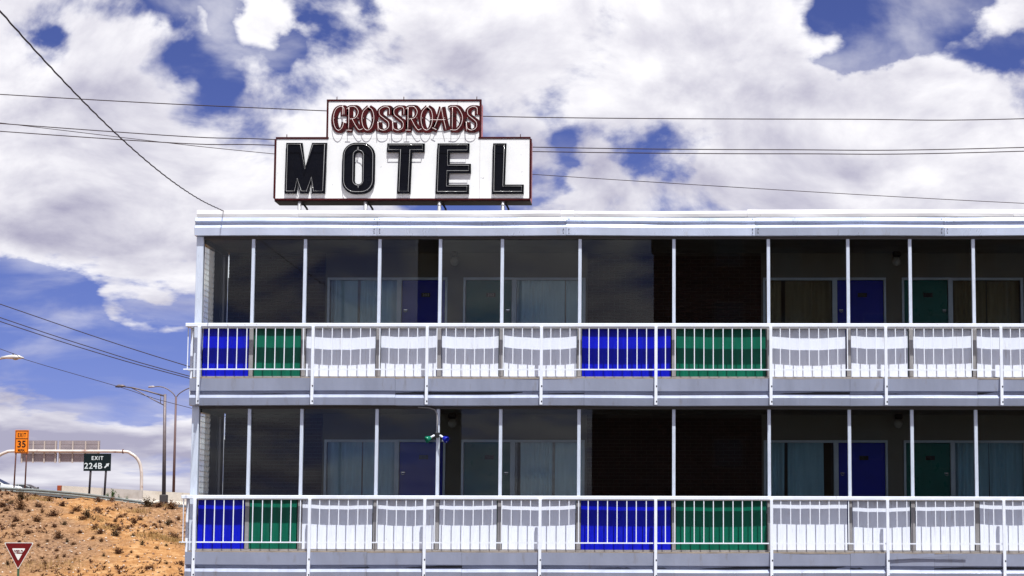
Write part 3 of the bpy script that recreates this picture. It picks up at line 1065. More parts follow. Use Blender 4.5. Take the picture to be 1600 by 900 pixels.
for wi, (ch, p0, p1) in enumerate(word):
    x0 = SX0 + 0.02 + (p0 - 430.6) / SP
    wd = (p1 - p0) / SP
    lm, tm = MB(), MB()
    for si, st in enumerate(STROKES[ch]):
        pts = [Vector((x0 + a * wd, zb0 + b * zh)) for a, b in st]
        cl = catmull(pts, 7) if len(pts) > 2 else [pts[0].lerp(pts[1], k / 6) for k in range(7)]
        yf = YS - 0.016 - 0.003 * si
        vs = []
        m = len(cl)
        for i, p in enumerate(cl):
            t = (cl[min(i + 1, m - 1)] - cl[max(i - 1, 0)]).normalized()
            nn = Vector((-t.y, t.x))
            thick = 0.034 + 0.027 * abs(t.y)
            if si and len(st) == 2 and ch not in 'A':
                thick *= 0.9
            e = 1.0
            off = Vector((0.006, -0.006))
            for yy in (yf, yf + 0.014):
                a, b = p + off + nn * thick * e, p + off - nn * thick * e
                vs += [(a.x, yy, a.y), (b.x, yy, b.y)]
        fs = []
        for i in range(m - 1):
            a, b = 4 * i, 4 * i + 4
            fs += [(a, a + 1, b + 1, b), (a + 3, a + 2, b + 2, b + 3), (a, b, b + 2, a + 2), (a + 1, a + 3, b + 3, b + 1)]
        fs += [(0, 2, 3, 1), (4 * m - 4, 4 * m - 3, 4 * m - 1, 4 * m - 2)]
        lm.add(vs, fs)
        tm.tube([(p.x - 0.004, YS - 0.088, p.y - 0.010) for p in cl], 0.0052, 6)
    for a, b in ((.15, .5), (.8, .5)):
        tm.tube([(x0 + a * wd, YS - 0.085, zb0 + b * zh), (x0 + a * wd, YS - 0.002, zb0 + b * zh)], 0.005, 5)
    lo = lm.build('letter', LETTER_RED, sign)
    tm.build('neon_tube', TUBE_PINK, lo)

# ------------------------------------------------------------------ fittings on the motel
fl = thing('floodlight', (-4.35, 37.40, 3.28), 'twin coloured floodlight on a conduit before the lower glass', 'floodlight')
MB().tube([(-4.70, 37.40, 3.775), (-4.50, 37.40, 3.765), (-4.40, 37.40, 3.73), (-4.362, 37.40, 3.66), (-4.352, 37.40, 3.5), (-4.352, 37.40, 3.33)], 0.011, 8).build('conduit', STUB, fl)
MB().box(-4.39, -4.31, 37.36, 37.445, 3.24, 3.33, 0.012).build('junction_box', DARK_METAL, fl)
for sx, m in ((-1, mat('floodlight_green', (0.004, 0.14, 0.08), 0.25)), (1, mat('floodlight_blue', (0.004, 0.01, 0.28), 0.25))):
    c = Vector((-4.35 + sx * 0.05, 37.36, 3.275))
    dirv = Vector((sx * 0.75, -0.45, -0.48)).normalized()
    lh = MB()
    lh.tube([c, c + dirv * 0.05, c + dirv * 0.052, c + dirv * 0.09], [0.018, 0.022, 0.016, 0.03], 10)
    head_ = lh.build('lamp_holder', WHITE_PAINT, fl)
    lb = MB()
    lb.tube([c + dirv * 0.085, c + dirv * 0.12, c + dirv * 0.165, c + dirv * 0.18], [0.032, 0.05, 0.062, 0.056], 12)
    lb.build('bulb', m, head_)
MB().tube([(-4.25, 37.31, 3.19), (-4.17, 37.30, 3.165)], 0.018, 8).build('sensor', WHITE_PAINT, fl)

for s in (1, 0):
    cz = CEIL[s]
    for xx, where in ((-4.30, 'blue and green doors left of the brick'), (4.0, 'blue and green doors right of the brick')):
        t_ = thing('ceiling_light', (xx, 39.35, cz - 0.02), ('upper' if s else 'lower') + ' walkway globe lamp between the ' + where, 'lamp', 'globe lamps in the walkways')
        MB().box(xx - 0.075, xx + 0.075, 39.28, 39.43, cz - 0.125, cz - 0.023, 0.02).build('lamp_base', BLACK, t_)
        MB().lathe((xx, 39.35, cz - 0.125), [(0.035, 0.0), (0.06, -0.02), (0.082, -0.06), (0.085, -0.09), (0.07, -0.135), (0.04, -0.16), (0.001, -0.168)], 16).build('globe', GLOBE, t_)

# ------------------------------------------------------------------ cables
WIRE = mat('cable_sheath', (0.03, 0.02, 0.025), 0.6)


def wire(label, pts, r, m=WIRE, n=28, group='cables across the sky', wob=0.0, name='power_line'):
    cl = catmull(pts, max(3, n // (len(pts) - 1)))
    if wob:
        cl = [p + Vector((math.sin(i * 2.1) * wob, 0, math.cos(i * 2.1) * wob)) for i, p in enumerate(cl)]
    o = MB().tube(cl, r, 6).build(name, m)
    return tag(o, label, 'cable', group)


sv = []
for i in range(13):
    y = 37.46 - i * 3.7
    sv.append((-8.26 + (37.4 - y) * 0.12, y, 6.5995 - 0.0754 * y + 0.002516 * y * y))
wire('thick twisted black service cable drooping from the sky to the roof corner', sv, 0.0085, n=240, wob=0.003, name='service_cable')
wire('highest thin wire crossing the sky behind the red word of the sign',
     [(-60, 60, 17.2), (-40, 60, 15.5), (-19.85, 60, 14.17), (-11.44, 60, 13.72), (-4.57, 60, 13.48), (4.48, 60, 13.41), (10.91, 60, 13.45), (30, 60, 14.2)], 0.014, n=60)
wire('upper of two parallel wires passing behind the black word of the sign',
     [(-60, 60.6, 16.6), (-19.82, 60, 13.31), (-11.8, 60, 12.83), (-4.33, 60, 12.60), (2.63, 60, 12.52), (9.79, 60, 12.58), (30, 60, 13.3)], 0.014, n=60)
wire('lower of two parallel wires passing behind the black word of the sign',
     [(-60, 60, 16.2), (-19.81, 60, 13.08), (-11.79, 60, 12.66), (-4.32, 60, 12.47), (3.0, 60, 12.40), (9.79, 60, 12.47), (30, 60, 13.2)], 0.014, n=60)
wire('thin slanting wire that dips towards the far end of the roof',
     [(-40, 60.4, 15.9), (-19.07, 60.4, 13.30), (-11.79, 60.4, 12.47), (-4.32, 60.4, 11.87), (9.77, 60.4, 11.02), (22, 60.4, 10.6)], 0.010, n=60)
wire('uppermost wire sloping down to the balcony end in the blue sky', [(-40, 60, 15.4), (-25, 60, 9.9), (-19.62, 60, 8.04), (-14.16, 60, 6.26), (-6, 60, 4.0)], 0.014)
wire('upper of a close pair of wires sloping down behind the railing end', [(-40, 60, 15.0), (-25, 60, 9.5), (-19.6, 60, 7.65), (-16.81, 60, 6.75), (-14.1, 60, 5.97), (-6, 60, 3.9)], 0.014)
wire('lower of a close pair of wires sloping down behind the railing end', [(-40, 60, 14.7), (-25, 60, 9.35), (-19.6, 60, 7.54), (-16.8, 60, 6.65), (-14.1, 60, 5.91), (-6, 60, 3.85)], 0.014)
wire('lowest faint wire sloping past the street lamp heads', [(-40, 60, 12.6), (-25, 60, 8.5), (-19.57, 60, 6.75), (-18.82, 60, 6.44), (-16.13, 60, 5.67), (-14.0, 60, 5.05), (-6, 60, 3.2)], 0.009)

# ------------------------------------------------------------------ highway furniture
RUSTY = mat('weathered_steel_red', (0.16, 0.085, 0.075), 0.6, 0.3, var=0.25, vscale=3)
GALV = mat('galvanised_grey', (0.36, 0.33, 0.33), 0.5, 0.4, var=0.2)
POLE = mat('lamp_pole_steel', (0.15, 0.125, 0.13), 0.5, 0.4, var=0.15)
GREEN_SIGN = mat('sign_green', (0.0015, 0.010, 0.012), 0.4, var=0.1)
ORANGE_SIGN = mat('sign_orange', (0.72, 0.20, 0.012), 0.5, var=0.06)
SIGN_BLACK = mat('sign_black', (0.015, 0.008, 0.006), 0.5)
SIGN_WHITE = mat('sign_legend_white', (0.62, 0.68, 0.68), 0.5)
YIELD_RED = mat('yield_red', (0.11, 0.004, 0.006), 0.4, var=0.2)


def base(x, y):
    return ground_z(x, y) - 0.05


# exit speed sign
sp = thing('speed_sign', (-47.78, 152, base(-47.78, 152)), 'orange exit 35 mph speed sign on two posts behind the guardrail', 'road sign')
MB().box(-48.24, -47.24, 151.97, 152.0, 7.07, 8.76, 0.01).build('sign_plate', ORANGE_SIGN, sp)
bd = MB()
for a, b, c, d in ((-48.20, -47.28, 8.68, 8.72), (-48.20, -47.28, 7.11, 7.15), (-48.20, -48.165, 7.151, 8.679), (-47.315, -47.28, 7.151, 8.679), (-48.164, -47.316, 8.12, 8.16)):
    bd.box(a, b, 151.955, 151.968, c, d)
bd.build('border', SIGN_BLACK, sp)
text_mb('EXIT', -47.74, 151.96, 8.27, 0.40, 0.60, 0.004, bold=0.006, gap=1.25).build('lettering', SIGN_BLACK, sp)
text_mb('35', -47.74, 151.96, 7.52, 0.68, 0.60, 0.004, bold=0.012).build('lettering', SIGN_BLACK, sp)
text_mb('M.P.H.', -47.74, 151.96, 7.22, 0.24, 0.50, 0.004, bold=0.012).build('lettering', SIGN_BLACK, sp)
for x0, x1 in ((-48.12, -48.22), (-47.36, -47.42)):
    MB().tube([(x1, 152.06, base(x1, 152)), (x0, 152.06, 8.6)], 0.055, 6).build('post', RUSTY, sp)

# exit gore sign
ex = thing('exit_sign', (-44.4, 160, base(-44.4, 160)), 'dark green exit 224B sign with arrow on two steel posts', 'road sign')
MB().box(-45.47, -43.39, 159.96, 160.0, 6.04, 7.36, 0.012).build('sign_plate', GREEN_SIGN, ex)
text_mb('EXIT', -44.42, 159.945, 6.88, 0.40, 0.88, 0.006, bold=0.008, gap=1.3).build('lettering', SIGN_WHITE, ex)
text_mb('224B', -44.72, 159.945, 6.22, 0.62, 1.36, 0.006, bold=0.008, gap=1.1).build('lettering', SIGN_WHITE, ex)
ar = MB()
ac = Vector((-43.70, 6.45))
ar.prism([(ac.x + a, ac.y + b) for a, b in ((-.20, -.13), (-.13, -.20), (.06, -.02), (.12, -.08), (.19, .19), (-.08, .12), (-.02, .06))], 159.94, 159.955)
ar.build('arrow', SIGN_WHITE, ex)
for xa, xb in ((-44.91, -45.02), (-43.74, -43.86)):
    MB().tube([(xb, 160.08, base(xb, 160)), (xa, 160.08, 7.2)], 0.085, 6).build('post', mat('exit_post_dark', (0.05, 0.04, 0.045), 0.6), ex)

# overhead sign frame seen from behind
ga = thing('sign_gantry', (-67, 230, base(-67, 230)), 'bent tube sign gantry seen from behind with ribbed grey panels', 'sign gantry')
gp = catmull([(-75.6, 230, 3.0), (-75.55, 230, 7.3), (-75.42, 230, 8.5), (-74.9, 230, 9.45), (-74.0, 230, 9.98), (-72.84, 230, 10.14), (-67, 230, 10.13), (-61.26, 230, 10.11), (-60.2, 230, 9.86), (-59.45, 230, 9.24), (-59.08, 230, 8.27), (-58.97, 230, 6.6), (-58.95, 230, 2.2)], 6)
MB().tube(gp, 0.17, 10).build('arch_tube', mat('gantry_cream_rust', (0.56, 0.51, 0.47), 0.5, 0.1, var=0.15, vscale=0.8, col2=(0.24, 0.11, 0.08), c2=(0.54, 0.68), c2scale=0.9), ga)
for a, b in ((-72.4, -68.42), (-68.25, -63.72)):
    pl = MB().box(a, b, 230.30, 230.34, 8.94, 11.31).build('sign_back', mat('sign_back_aluminium', (0.30, 0.27, 0.29), 0.5, 0.4, var=0.12, vscale=1), ga)
    xs_ = [a + 0.15 + (b - a - 0.3) * k / 3 for k in range(4)]
    for x in xs_:
        MB().box(x - 0.07, x + 0.07, 230.17, 230.298, 8.86, 11.24).build('stiffener', mat('stiffener_tan', (0.45, 0.40, 0.37), 0.6, 0.2), pl)
    rb = MB()
    for k in range(1, 6):
        z = 8.94 + 2.37 * k / 6
        rb.box(a, b, 230.285, 230.298, z - 0.02, z + 0.02)
    rb.build('joint_rib', MATS['sign_back_aluminium'], pl)
for x in (-61.1, -72.7):
    MB().tube([(x - 0.05, 230, 10.12), (x + 0.05, 230, 10.12)], 0.25, 10).build('flange', RUSTY, ga)

# street lamps
l1 = thing('street_lamp', (-40.5, 165, base(-40.5, 165)), 'tall single arm street lamp with truss bracket beside the barrier', 'street lamp', 'street lamps along the highway')
MB().tube([(-40.52, 165, 3.9), (-40.66, 165, 12.2)], [0.16, 0.11], 10).build('pole', POLE, l1)
MB().tube([(-40.66, 165, 12.05), (-42.0, 165, 12.42), (-43.2, 165, 12.70), (-43.9, 165, 12.78)], [0.065, 0.06, 0.055, 0.045], 8).build('arm', POLE, l1)
MB().tube([(-40.65, 165, 11.30), (-41.6, 165, 11.78), (-42.8, 165, 12.45), (-43.3, 165, 12.68)], 0.04, 8).build('brace', POLE, l1)
MB().tube([(-41.0, 165, 11.5), (-41.0, 165, 12.12)], 0.03, 6).build('strut', POLE, l1)
lh = MB()
lh.tube([(-43.8, 165, 12.80), (-44.0, 165, 12.84), (-44.35, 165, 12.83), (-44.6, 165, 12.78)], [0.06, 0.11, 0.13, 0.05], 10)
lh.build('lamp_head', POLE, l1)
MB().box(-40.8, -40.25, 164.7, 165.3, 3.2, 4.35, 0.05).build('pole_base', mat('lamp_base_dark', (0.06, 0.05, 0.05), 0.7), l1)

l2 = thing('street_lamp', (-47.0, 195, base(-47.0, 195)), 'slender double arm street lamp farther along the highway', 'street lamp', 'street lamps along the highway')
MB().tube([(-47.0, 195, 3.6), (-47.02, 195, 13.9)], [0.14, 0.09], 10).build('pole', mat('lamp_pole_rust', (0.13, 0.085, 0.085), 0.6, 0.2), l2)
MB().tube(catmull([(-47.02, 195, 13.8), (-47.35, 195, 14.25), (-48.0, 195, 14.68), (-48.6, 195, 14.83), (-49.3, 195, 14.80)], 4), 0.05, 8).build('arm', POLE, l2)
MB().tube(catmull([(-47.02, 195, 13.8), (-46.7, 195, 14.2), (-46.0, 195, 14.62), (-45.3, 195, 14.80), (-44.7, 195, 14.78)], 4), 0.05, 8).build('arm', POLE, l2)
for sx, xx in ((-1, -49.2), (1, -44.8)):
    MB().tube([(xx - sx * 0.2, 195, 14.81), (xx, 195, 14.83), (xx + sx * 0.35, 195, 14.80), (xx + sx * 0.45, 195, 14.76)], [0.05, 0.09, 0.09, 0.03], 8).build('lamp_head', GALV, l2)

l3 = thing('street_lamp', (-27.5, 70, base(-27.5, 70)), 'grey cobra head street lamp reaching in at the picture edge', 'street lamp', 'street lamps along the highway')
MB().tube([(-27.5, 70, base(-27.5, 70)), (-27.5, 70, 6.9)], [0.11, 0.07], 10).build('pole', GALV, l3)
MB().tube(catmull([(-27.5, 70, 6.8), (-26.5, 70, 7.1), (-25, 70, 7.24), (-23.2, 70, 7.25), (-22.6, 70, 7.31)], 4), 0.035, 8).build('arm', GALV, l3)
lh = MB()
lh.tube([(-22.78, 70, 7.31), (-22.6, 70, 7.33), (-22.4, 70, 7.34), (-22.2, 70, 7.33), (-22.02, 70, 7.30)], [0.035, 0.055, 0.075, 0.07, 0.02], 12)
hd = lh.build('lamp_head', mat('lamp_head_grey', (0.55, 0.55, 0.55), 0.45, 0.2), l3)
MB().lathe((-22.38, 70, 7.41), [(0.03, 0.0), (0.03, 0.03), (0.02, 0.045), (0.001, 0.047)], 8).build('photocell', DARK_METAL, hd)
MB().lathe((-22.3, 70, 7.29), [(0.10, 0.0), (0.09, -0.035), (0.05, -0.055), (0.001, -0.06)], 12).build('lens', GLOBE, hd)

# guardrail
gr = thing('guardrail', (-44, 150, base(-44, 150)), 'steel guardrail running down the top of the sandy embankment', 'guardrail')
gpts = [(-75, 150, 6.6), (-60, 150, 5.6), (-49.93, 150, 4.72), (-48.56, 150, 4.62), (-45.35, 150, 4.44), (-42.14, 150, 4.15), (-38.45, 150, 3.66)]
prof = [(0.0, 0.0), (-0.07, -0.04), (-0.07, -0.10), (0.0, -0.16), (-0.07, -0.22), (-0.07, -0.28), (0.0, -0.32)]
gl_ = catmull(gpts, 5)
vs = [(p.x, p.y + a, p.z + b) for p in gl_ for a, b in prof]
kk = len(prof)
gb = MB().add(vs, [(i * kk + q, i * kk + q + 1, (i + 1) * kk + q + 1, (i + 1) * kk + q) for i in range(len(gl_) - 1) for q in range(kk - 1)])
gb.build('beam', mat('guardrail_zinc', (0.26, 0.29, 0.28), 0.4, 0.5, var=0.1), gr)
for k in range(16):
    x = -74 + k * 2.3
    zz = max(p.z for p in gl_ if abs(p.x - x) < 3.2 or p is gl_[0])
    zz = min((abs(p.x - x), p.z) for p in gl_)[1]
    MB().box(x - 0.05, x + 0.05, 150.01, 150.12, ground_z(x, 150) - 0.3, zz - 0.05).build('post', GALV, gr)

# concrete barrier
bp = [(-52.95, 5.34), (-49.5, 5.16), (-46, 4.96), (-42.63, 4.77), (-38, 4.5), (-32, 4.15), (-26, 3.8)]
ba = thing('concrete_barrier', (-45, 180, base(-45, 180)), 'pale concrete median barrier behind the guardrail and exit sign', 'barrier')
BARR = [mat('barrier_concrete_%d' % i, c, 0.85, var=0.10, vscale=0.7, col2=(c[0] * .7, c[1] * .66, c[2] * .62), c2=(0.5, 0.7), c2scale=0.5) for i, c in enumerate(((0.50, 0.46, 0.40), (0.40, 0.37, 0.34), (0.55, 0.51, 0.44)))]
for i in range(len(bp) - 1):
    (xa, za), (xb, zb_) = bp[i], bp[i + 1]
    pr = [(-0.30, -1.6), (-0.28, -0.98), (-0.14, -0.75), (-0.08, 0), (0.08, 0), (0.14, -0.75), (0.28, -0.98), (0.30, -1.6)]
    v1 = [(xa + 0.01, 180 + a, za + b) for a, b in pr] + [(xb - 0.01, 180 + a, zb_ + b) for a, b in pr]
    MB().add(v1, [(q, q + 1, 9 + q, 8 + q) for q in range(7)] + [tuple(range(7, -1, -1)), tuple(range(8, 16))]).build('barrier_segment', BARR[i % 3], ba)
mk = MB().box(-53.30, -52.97, 179.75, 180.25, 4.1, 5.36, 0.02).build('end_marker', mat('marker_orange', (0.26, 0.055, 0.02), 0.5, var=0.2), ba)

# yield sign
ys_ = thing('yield_sign', (-28.22, 90, base(-28.22, 90)), 'triangular red and white yield sign at the foot of the slope', 'road sign')


def tri(cx, zt, half, h, r, n=5):
    A, B, C_ = Vector((cx - half, zt)), Vector((cx + half, zt)), Vector((cx, zt - h))
    pts = []
    P3 = [A, C_, B]
    for i in range(3):
        p0, p1, p2 = P3[i - 1], P3[i], P3[(i + 1) % 3]
        a, b = p1 + (p0 - p1).normalized() * r, p1 + (p2 - p1).normalized() * r
        for k in range(n + 1):
            t = k / n
            q = a * (1 - t) ** 2 + p1 * 2 * t * (1 - t) + b * t * t
            pts.append((q.x, q.y))
    return pts


MB().prism(tri(-28.23, 1.06, 0.635, 1.14, 0.07), 89.985, 90.0).build('sign_plate', SIGN_WHITE, ys_)
MB().prism(tri(-28.23, 1.035, 0.588, 1.055, 0.06), 89.976, 89.984).build('red_field', YIELD_RED, ys_)
MB().prism(tri(-28.23, 0.815, 0.285, 0.52, 0.05), 89.968, 89.975).build('white_field', SIGN_WHITE, ys_)
text_mb('YIELD', -28.23, 89.963, 0.60, 0.20, 0.40, 0.002, bold=0.008).build('lettering', YIELD_RED, ys_)
MB().box(-28.27, -28.19, 90.005, 90.06, base(-28.23, 90) - 0.3, 1.0).build('post', mat('yield_post_green', (0.04, 0.10, 0.06), 0.5), ys_)

# cars
CAR_WHITE = mat('car_white', (0.78, 0.80, 0.80), 0.25, spec=0.6, coat=0.5)
CAR_GLASS = mat('car_glass', (0.01, 0.015, 0.02), 0.08, spec=0.8)
TYRE = mat('tyre_rubber', (0.02, 0.02, 0.02), 0.8)
RIM = mat('wheel_rim', (0.5, 0.5, 0.52), 0.3, 0.8)


def car(loc, rz, label, paint, h=1.0):
    """Front at +x. Body swept across the width with tumblehome, glass, wheels, lamps."""
    root = thing('car', loc, label, 'car', 'cars on the highway')
    root.rotation_euler = (0, 0, rz)
    ORIG[root] = Vector((0, 0, 0))            # parts are drawn about the car's own base
    low = [(-2.2, .35), (-2.25, .6), (-2.2, .95), (-1.6, 1.02 * h), (1.0, .98 * h), (1.95, .82 * h), (2.2, .66), (2.22, .38), (1.9, .25), (-1.9, .25)]
    roof = [(-1.95, 1.0 * h), (-1.35, 1.42 * h), (-.6, 1.52 * h), (.15, 1.47 * h), (1.15, .98 * h)]
    mb = MB()
    n_ = len(low)
    secs = [(-.88, .94), (-.80, 1.0), (.80, 1.0), (.88, .94)]
    vs = [(x * k, y, .25 + (z - .25) * (0.97 if abs(y) > .85 else 1)) for y, k in secs for x, z in low]
    fs = [(s_ * n_ + i, s_ * n_ + (i + 1) % n_, (s_ + 1) * n_ + (i + 1) % n_, (s_ + 1) * n_ + i) for s_ in range(3) for i in range(n_)]
    mb.add(vs, fs + [tuple(range(n_ - 1, -1, -1)), tuple(range(3 * n_, 4 * n_))])
    body = mb.build('body', paint, root)
    cabm = MB()
    n_ = len(roof)
    vs = [(x, sy * (.80 - .22 * (z - .95)), z) for sy in (-1, 1) for x, z in roof]
    cabm.add(vs, [tuple(range(n_)), tuple(range(2 * n_ - 1, n_ - 1, -1))] + [(i, n_ + i, n_ + i + 1, i + 1) for i in range(n_ - 1)])
    cabm.build('cabin', paint, body)
    for sy in (-1, 1):
        wq = [(-1.5, 1.06), (-1.2, 1.36), (-.55, 1.43), (-.5, 1.06)], [(-.42, 1.06), (-.47, 1.43), (.1, 1.40), (.85, 1.05)]
        for q in wq:
            MB().add([(x, sy * (.812 - .22 * (z * h - .95)), z * h) for x, z in q], [(0, 1, 2, 3) if sy > 0 else (3, 2, 1, 0)]).build('side_window', CAR_GLASS, body)
    MB().add([(.2, -.6, 1.47 * h), (.2, .6, 1.47 * h), (1.12, .68, 1.02 * h), (1.12, -.68, 1.02 * h)], [(3, 2, 1, 0)]).build('windscreen', CAR_GLASS, body)
    MB().add([(-1.42, -.6, 1.40 * h), (-1.42, .6, 1.40 * h), (-1.94, .68, 1.03 * h), (-1.94, -.68, 1.03 * h)], [(0, 1, 2, 3)]).build('rear_window', CAR_GLASS, body)
    for sy in (-1, 1):
        for x in (-1.35, 1.4):
            wl = MB().lathe((x, sy * .80, .33), [(.0, -.1), (.33, -.1), (.34, -.05), (.34, .05), (.33, .1), (.0, .1)], 18, 'y').build('wheel', TYRE, root)
            MB().lathe((x, sy * .91, .33), [(.0, 0), (.19, 0), (.21, -sy * .02)], 12, 'y').build('rim', RIM, wl)
        MB().box(2.1, 2.215, sy * .50, sy * .78, .60, .74).build('headlight', CHROME, root)
        MB().box(-2.235, -2.1, sy * .55, sy * .80, .72, .88).build('tail_light', mat('tail_red', (.3, .01, .01), .3), root)
        MB().box(.78, .95, sy * .84, sy * 1.0, .98, 1.10, 0.02).build('mirror', BLACK, body)
    return root


car((-56.2, 172.0, 4.28), R(-4), 'white car driving behind the two post orange sign', CAR_WHITE, 1.02)
car((-66.6, 214.0, 4.82), R(-6), 'farther white car with its dark roof just above the guardrail', mat('car_dark_roof', (0.30, 0.32, 0.33), 0.3, coat=0.4), 0.92)

# ------------------------------------------------------------------ shrubs, weeds and stones on the slope
DRY = [mat('dry_brush_%d' % i, c, 0.9, var=0.35, vscale=6) for i, c in enumerate(((0.10, 0.045, 0.022), (0.14, 0.07, 0.032), (0.07, 0.045, 0.022)))]
WEED = mat('weed_green', (0.035, 0.085, 0.018), 0.8, var=0.35, vscale=6)
STRAW = mat('dry_grass', (0.32, 0.20, 0.075), 0.9, var=0.3, vscale=4)


def shrub_mesh(name, m, seed, nb=70, spread=1.0, tall=0.8, leaf=0.15):
    rnd = random.Random(seed)
    mb = MB()
    for k in range(nb):
        a, e = rnd.uniform(0, 6.283), rnd.betavariate(2, 1.4) * 1.45 + 0.06
        ln = rnd.uniform(0.35, 1.0)
        tip = Vector((math.cos(a) * math.cos(e) * ln * 0.55 * spread, math.sin(a) * math.cos(e) * ln * 0.55 * spread, math.sin(e) * ln * tall))
        root_ = tip * 0.12
        side = Vector((-math.sin(a), math.cos(a), 0)) * 0.012
        mb.add([root_ - side, root_ + side, tip], [(0, 1, 2)])
        for q in range(5):
            p = tip * rnd.uniform(0.35, 1.05) + Vector((rnd.uniform(-.06, .06), rnd.uniform(-.06, .06), rnd.uniform(-.04, .06)))
            d1 = Vector((rnd.uniform(-1, 1), rnd.uniform(-1, 1), rnd.uniform(-1, 1))).normalized() * leaf * rnd.uniform(0.4, 1)
            d2 = Vector((rnd.uniform(-1, 1), rnd.uniform(-1, 1), rnd.uniform(-1, 1))).normalized() * leaf * 0.5
            mb.add([p - d1 * 0.5, p + d2 * 0.5, p + d1 * 0.5, p - d2 * 0.5], [(0, 1, 2, 3)])
    return mb.mesh(name, m)


SH = [shrub_mesh('desert_shrub', DRY[i % 3], 400 + i, 80, 1.0 + 0.25 * (i % 2), 0.62 + 0.1 * (i % 3)) for i in range(5)]
SHRUBS = [(-46.48, 144.3, 0.64, ''),
          (-45.01, 143.55, 0.82, 'dark round dry shrub below the first post of the orange sign'),
          (-46.42, 145.85, 0.51, ''),
          (-44.12, 144.65, 0.60, ''),
          (-44.29, 147.35, 0.61, ''),
          (-42.84, 145.8, 0.60, 'dark dry shrub below the concrete barrier end'),
          (-41.67, 145.3, 0.60, ''),
          (-46.09, 147.05, 0.75, 'wide dry shrub at the guardrail under the orange sign'),
          (-42.36, 142.2, 0.77, 'low dark spreading shrub halfway up the slope'),
          (-42.89, 140.3, 0.62, ''),
          (-44.47, 140.95, 0.54, ''),
          (-45.81, 143.05, 0.41, ''),
          (-40.12, 142.4, 0.68, ''),
          (-40.17, 145.0, 0.46, ''),
          (-39.71, 143.85, 0.41, ''),
          (-41.25, 138.85, 0.49, ''),
          (-40.27, 136.45, 0.65, 'round reddish brown shrub alone in mid slope'),
          (-40.93, 139.9, 0.40, ''),
          (-42.32, 136.75, 0.44, ''),
          (-40.24, 141.6, 0.50, ''),
          (-37.8, 137.25, 0.66, 'dark shrub at the upper edge of the sandy wash'),
          (-38.51, 138.55, 0.53, ''),
          (-36.62, 136.6, 0.61, ''),
          (-36.86, 138.4, 0.40, ''),
          (-36.57, 139.35, 0.40, ''),
          (-36.94, 142.5, 0.50, ''),
          (-36.84, 143.6, 0.46, 'dark shrub high on the slope near the lamp base'),
          (-35.48, 136.7, 0.39, ''),
          (-38.18, 143.55, 0.37, ''),
          (-38.13, 142.1, 0.36, ''),
          (-37.76, 139.8, 0.44, ''),
          (-37.3, 139.55, 0.40, ''),
          (-34.37, 134.65, 0.39, ''),
          (-35.24, 132.3, 0.59, 'dark shrub low in the orange sand'),
          (-37.0, 134.7, 0.34, ''),
          (-37.95, 136.15, 0.39, ''),
          (-40.27, 149.0, 0.43, ''),
          (-37.46, 148.05, 0.71, 'brown rounded shrub just left of the lamp base'),
          (-36.7, 148.05, 0.66, 'dark shrub at the foot of the lamp base'),
          (-35.73, 147.8, 0.85, 'large bushy shrub right of the lamp base'),
          (-41.02, 148.35, 0.61, 'shrub against the guardrail below the exit sign'),
          (-33.05, 137.6, 0.53, ''),
          (-34.09, 140.1, 0.45, ''),
          (-34.04, 140.75, 0.36, ''),
          (-34.46, 144.6, 0.37, ''),
          (-32.53, 128.85, 0.37, ''),
          (-32.45, 129.3, 0.33, ''),
          (-31.67, 130.1, 0.25, ''),
          (-33.81, 131.45, 0.25, ''),
          (-34.45, 132.35, 0.25, ''),
          (-39.13, 132.3, 0.29, ''),
          (-39.16, 130.05, 0.29, ''),
          (-41.27, 129.5, 0.33, ''),
          (-38.29, 131.1, 0.25, ''),
          (-38.54, 133.95, 0.34, ''),
          (-35.39, 143.25, 0.32, ''),
          (-35.26, 141.35, 0.31, ''),
          (-35.91, 131.4, 0.25, ''),
          (-37.12, 132.55, 0.25, ''),
          (-40.84, 134.15, 0.30, ''),
          (-42.34, 135.0, 0.26, ''),
          (-43.79, 138.2, 0.35, ''),
          (-39.47, 135.7, 0.30, ''),
          (-39.18, 137.55, 0.35, ''),
          (-40.7, 135.55, 0.30, ''),
          (-30.69, 129.8, 0.37, ''),
          (-33.26, 134.0, 0.30, ''),
          (-32.84, 134.75, 0.26, ''),
          (-41.56, 143.75, 0.37, ''),
          (-43.39, 143.15, 0.36, ''),
          (-44.26, 143.0, 0.32, '')]
WEEDS = [(-40.81, 151.2, 0.95, 'tallest green weed beside the exit sign post'),
         (-40.35, 151.2, 0.59, 'low green weed at the sunk end of the guardrail'),
         (-41.18, 151.2, 0.59, 'green weed under the exit sign'),
         (-39.80, 151.2, 0.54, 'small green weed along the end of the guardrail'),
         (-39.01, 151.2, 0.48, 'small green weed past the guardrail end')]
GRASS = [(-34.77, 136.65, 0.5), (-34.05, 136.3, 0.5), (-33.47, 136.45, 0.5), (-32.8, 136.25, 0.5), (-32.32, 136.0, 0.5), (-37.68, 146.15, 0.5), (-37.89, 138.9, 0.5), (-44.8, 146.8, 0.4), (-39.34, 141.8, 0.5), (-36.62, 149.0, 0.4), (-37.95, 129.95, 0.8), (-40.06, 129.15, 0.8)]
for i, (x, y, sz, lab) in enumerate(SHRUBS):
    o = put('desert_shrub', SH[i % 5], None, (x, y, ground_z(x, y) - 0.03 * sz), (0, 0, i * 1.7), (sz * (1.3 + 0.9 * random.random()), sz * 1.4, sz * (0.95 + 0.5 * random.random())))
    tag(o, lab or 'one of the many smaller dry brown shrubs dotting the sandy slope', 'shrub', 'dry shrubs on the embankment')
WD = [shrub_mesh('green_weed', WEED, 500 + i, 70, 0.7, 1.2, 0.12) for i in range(2)]
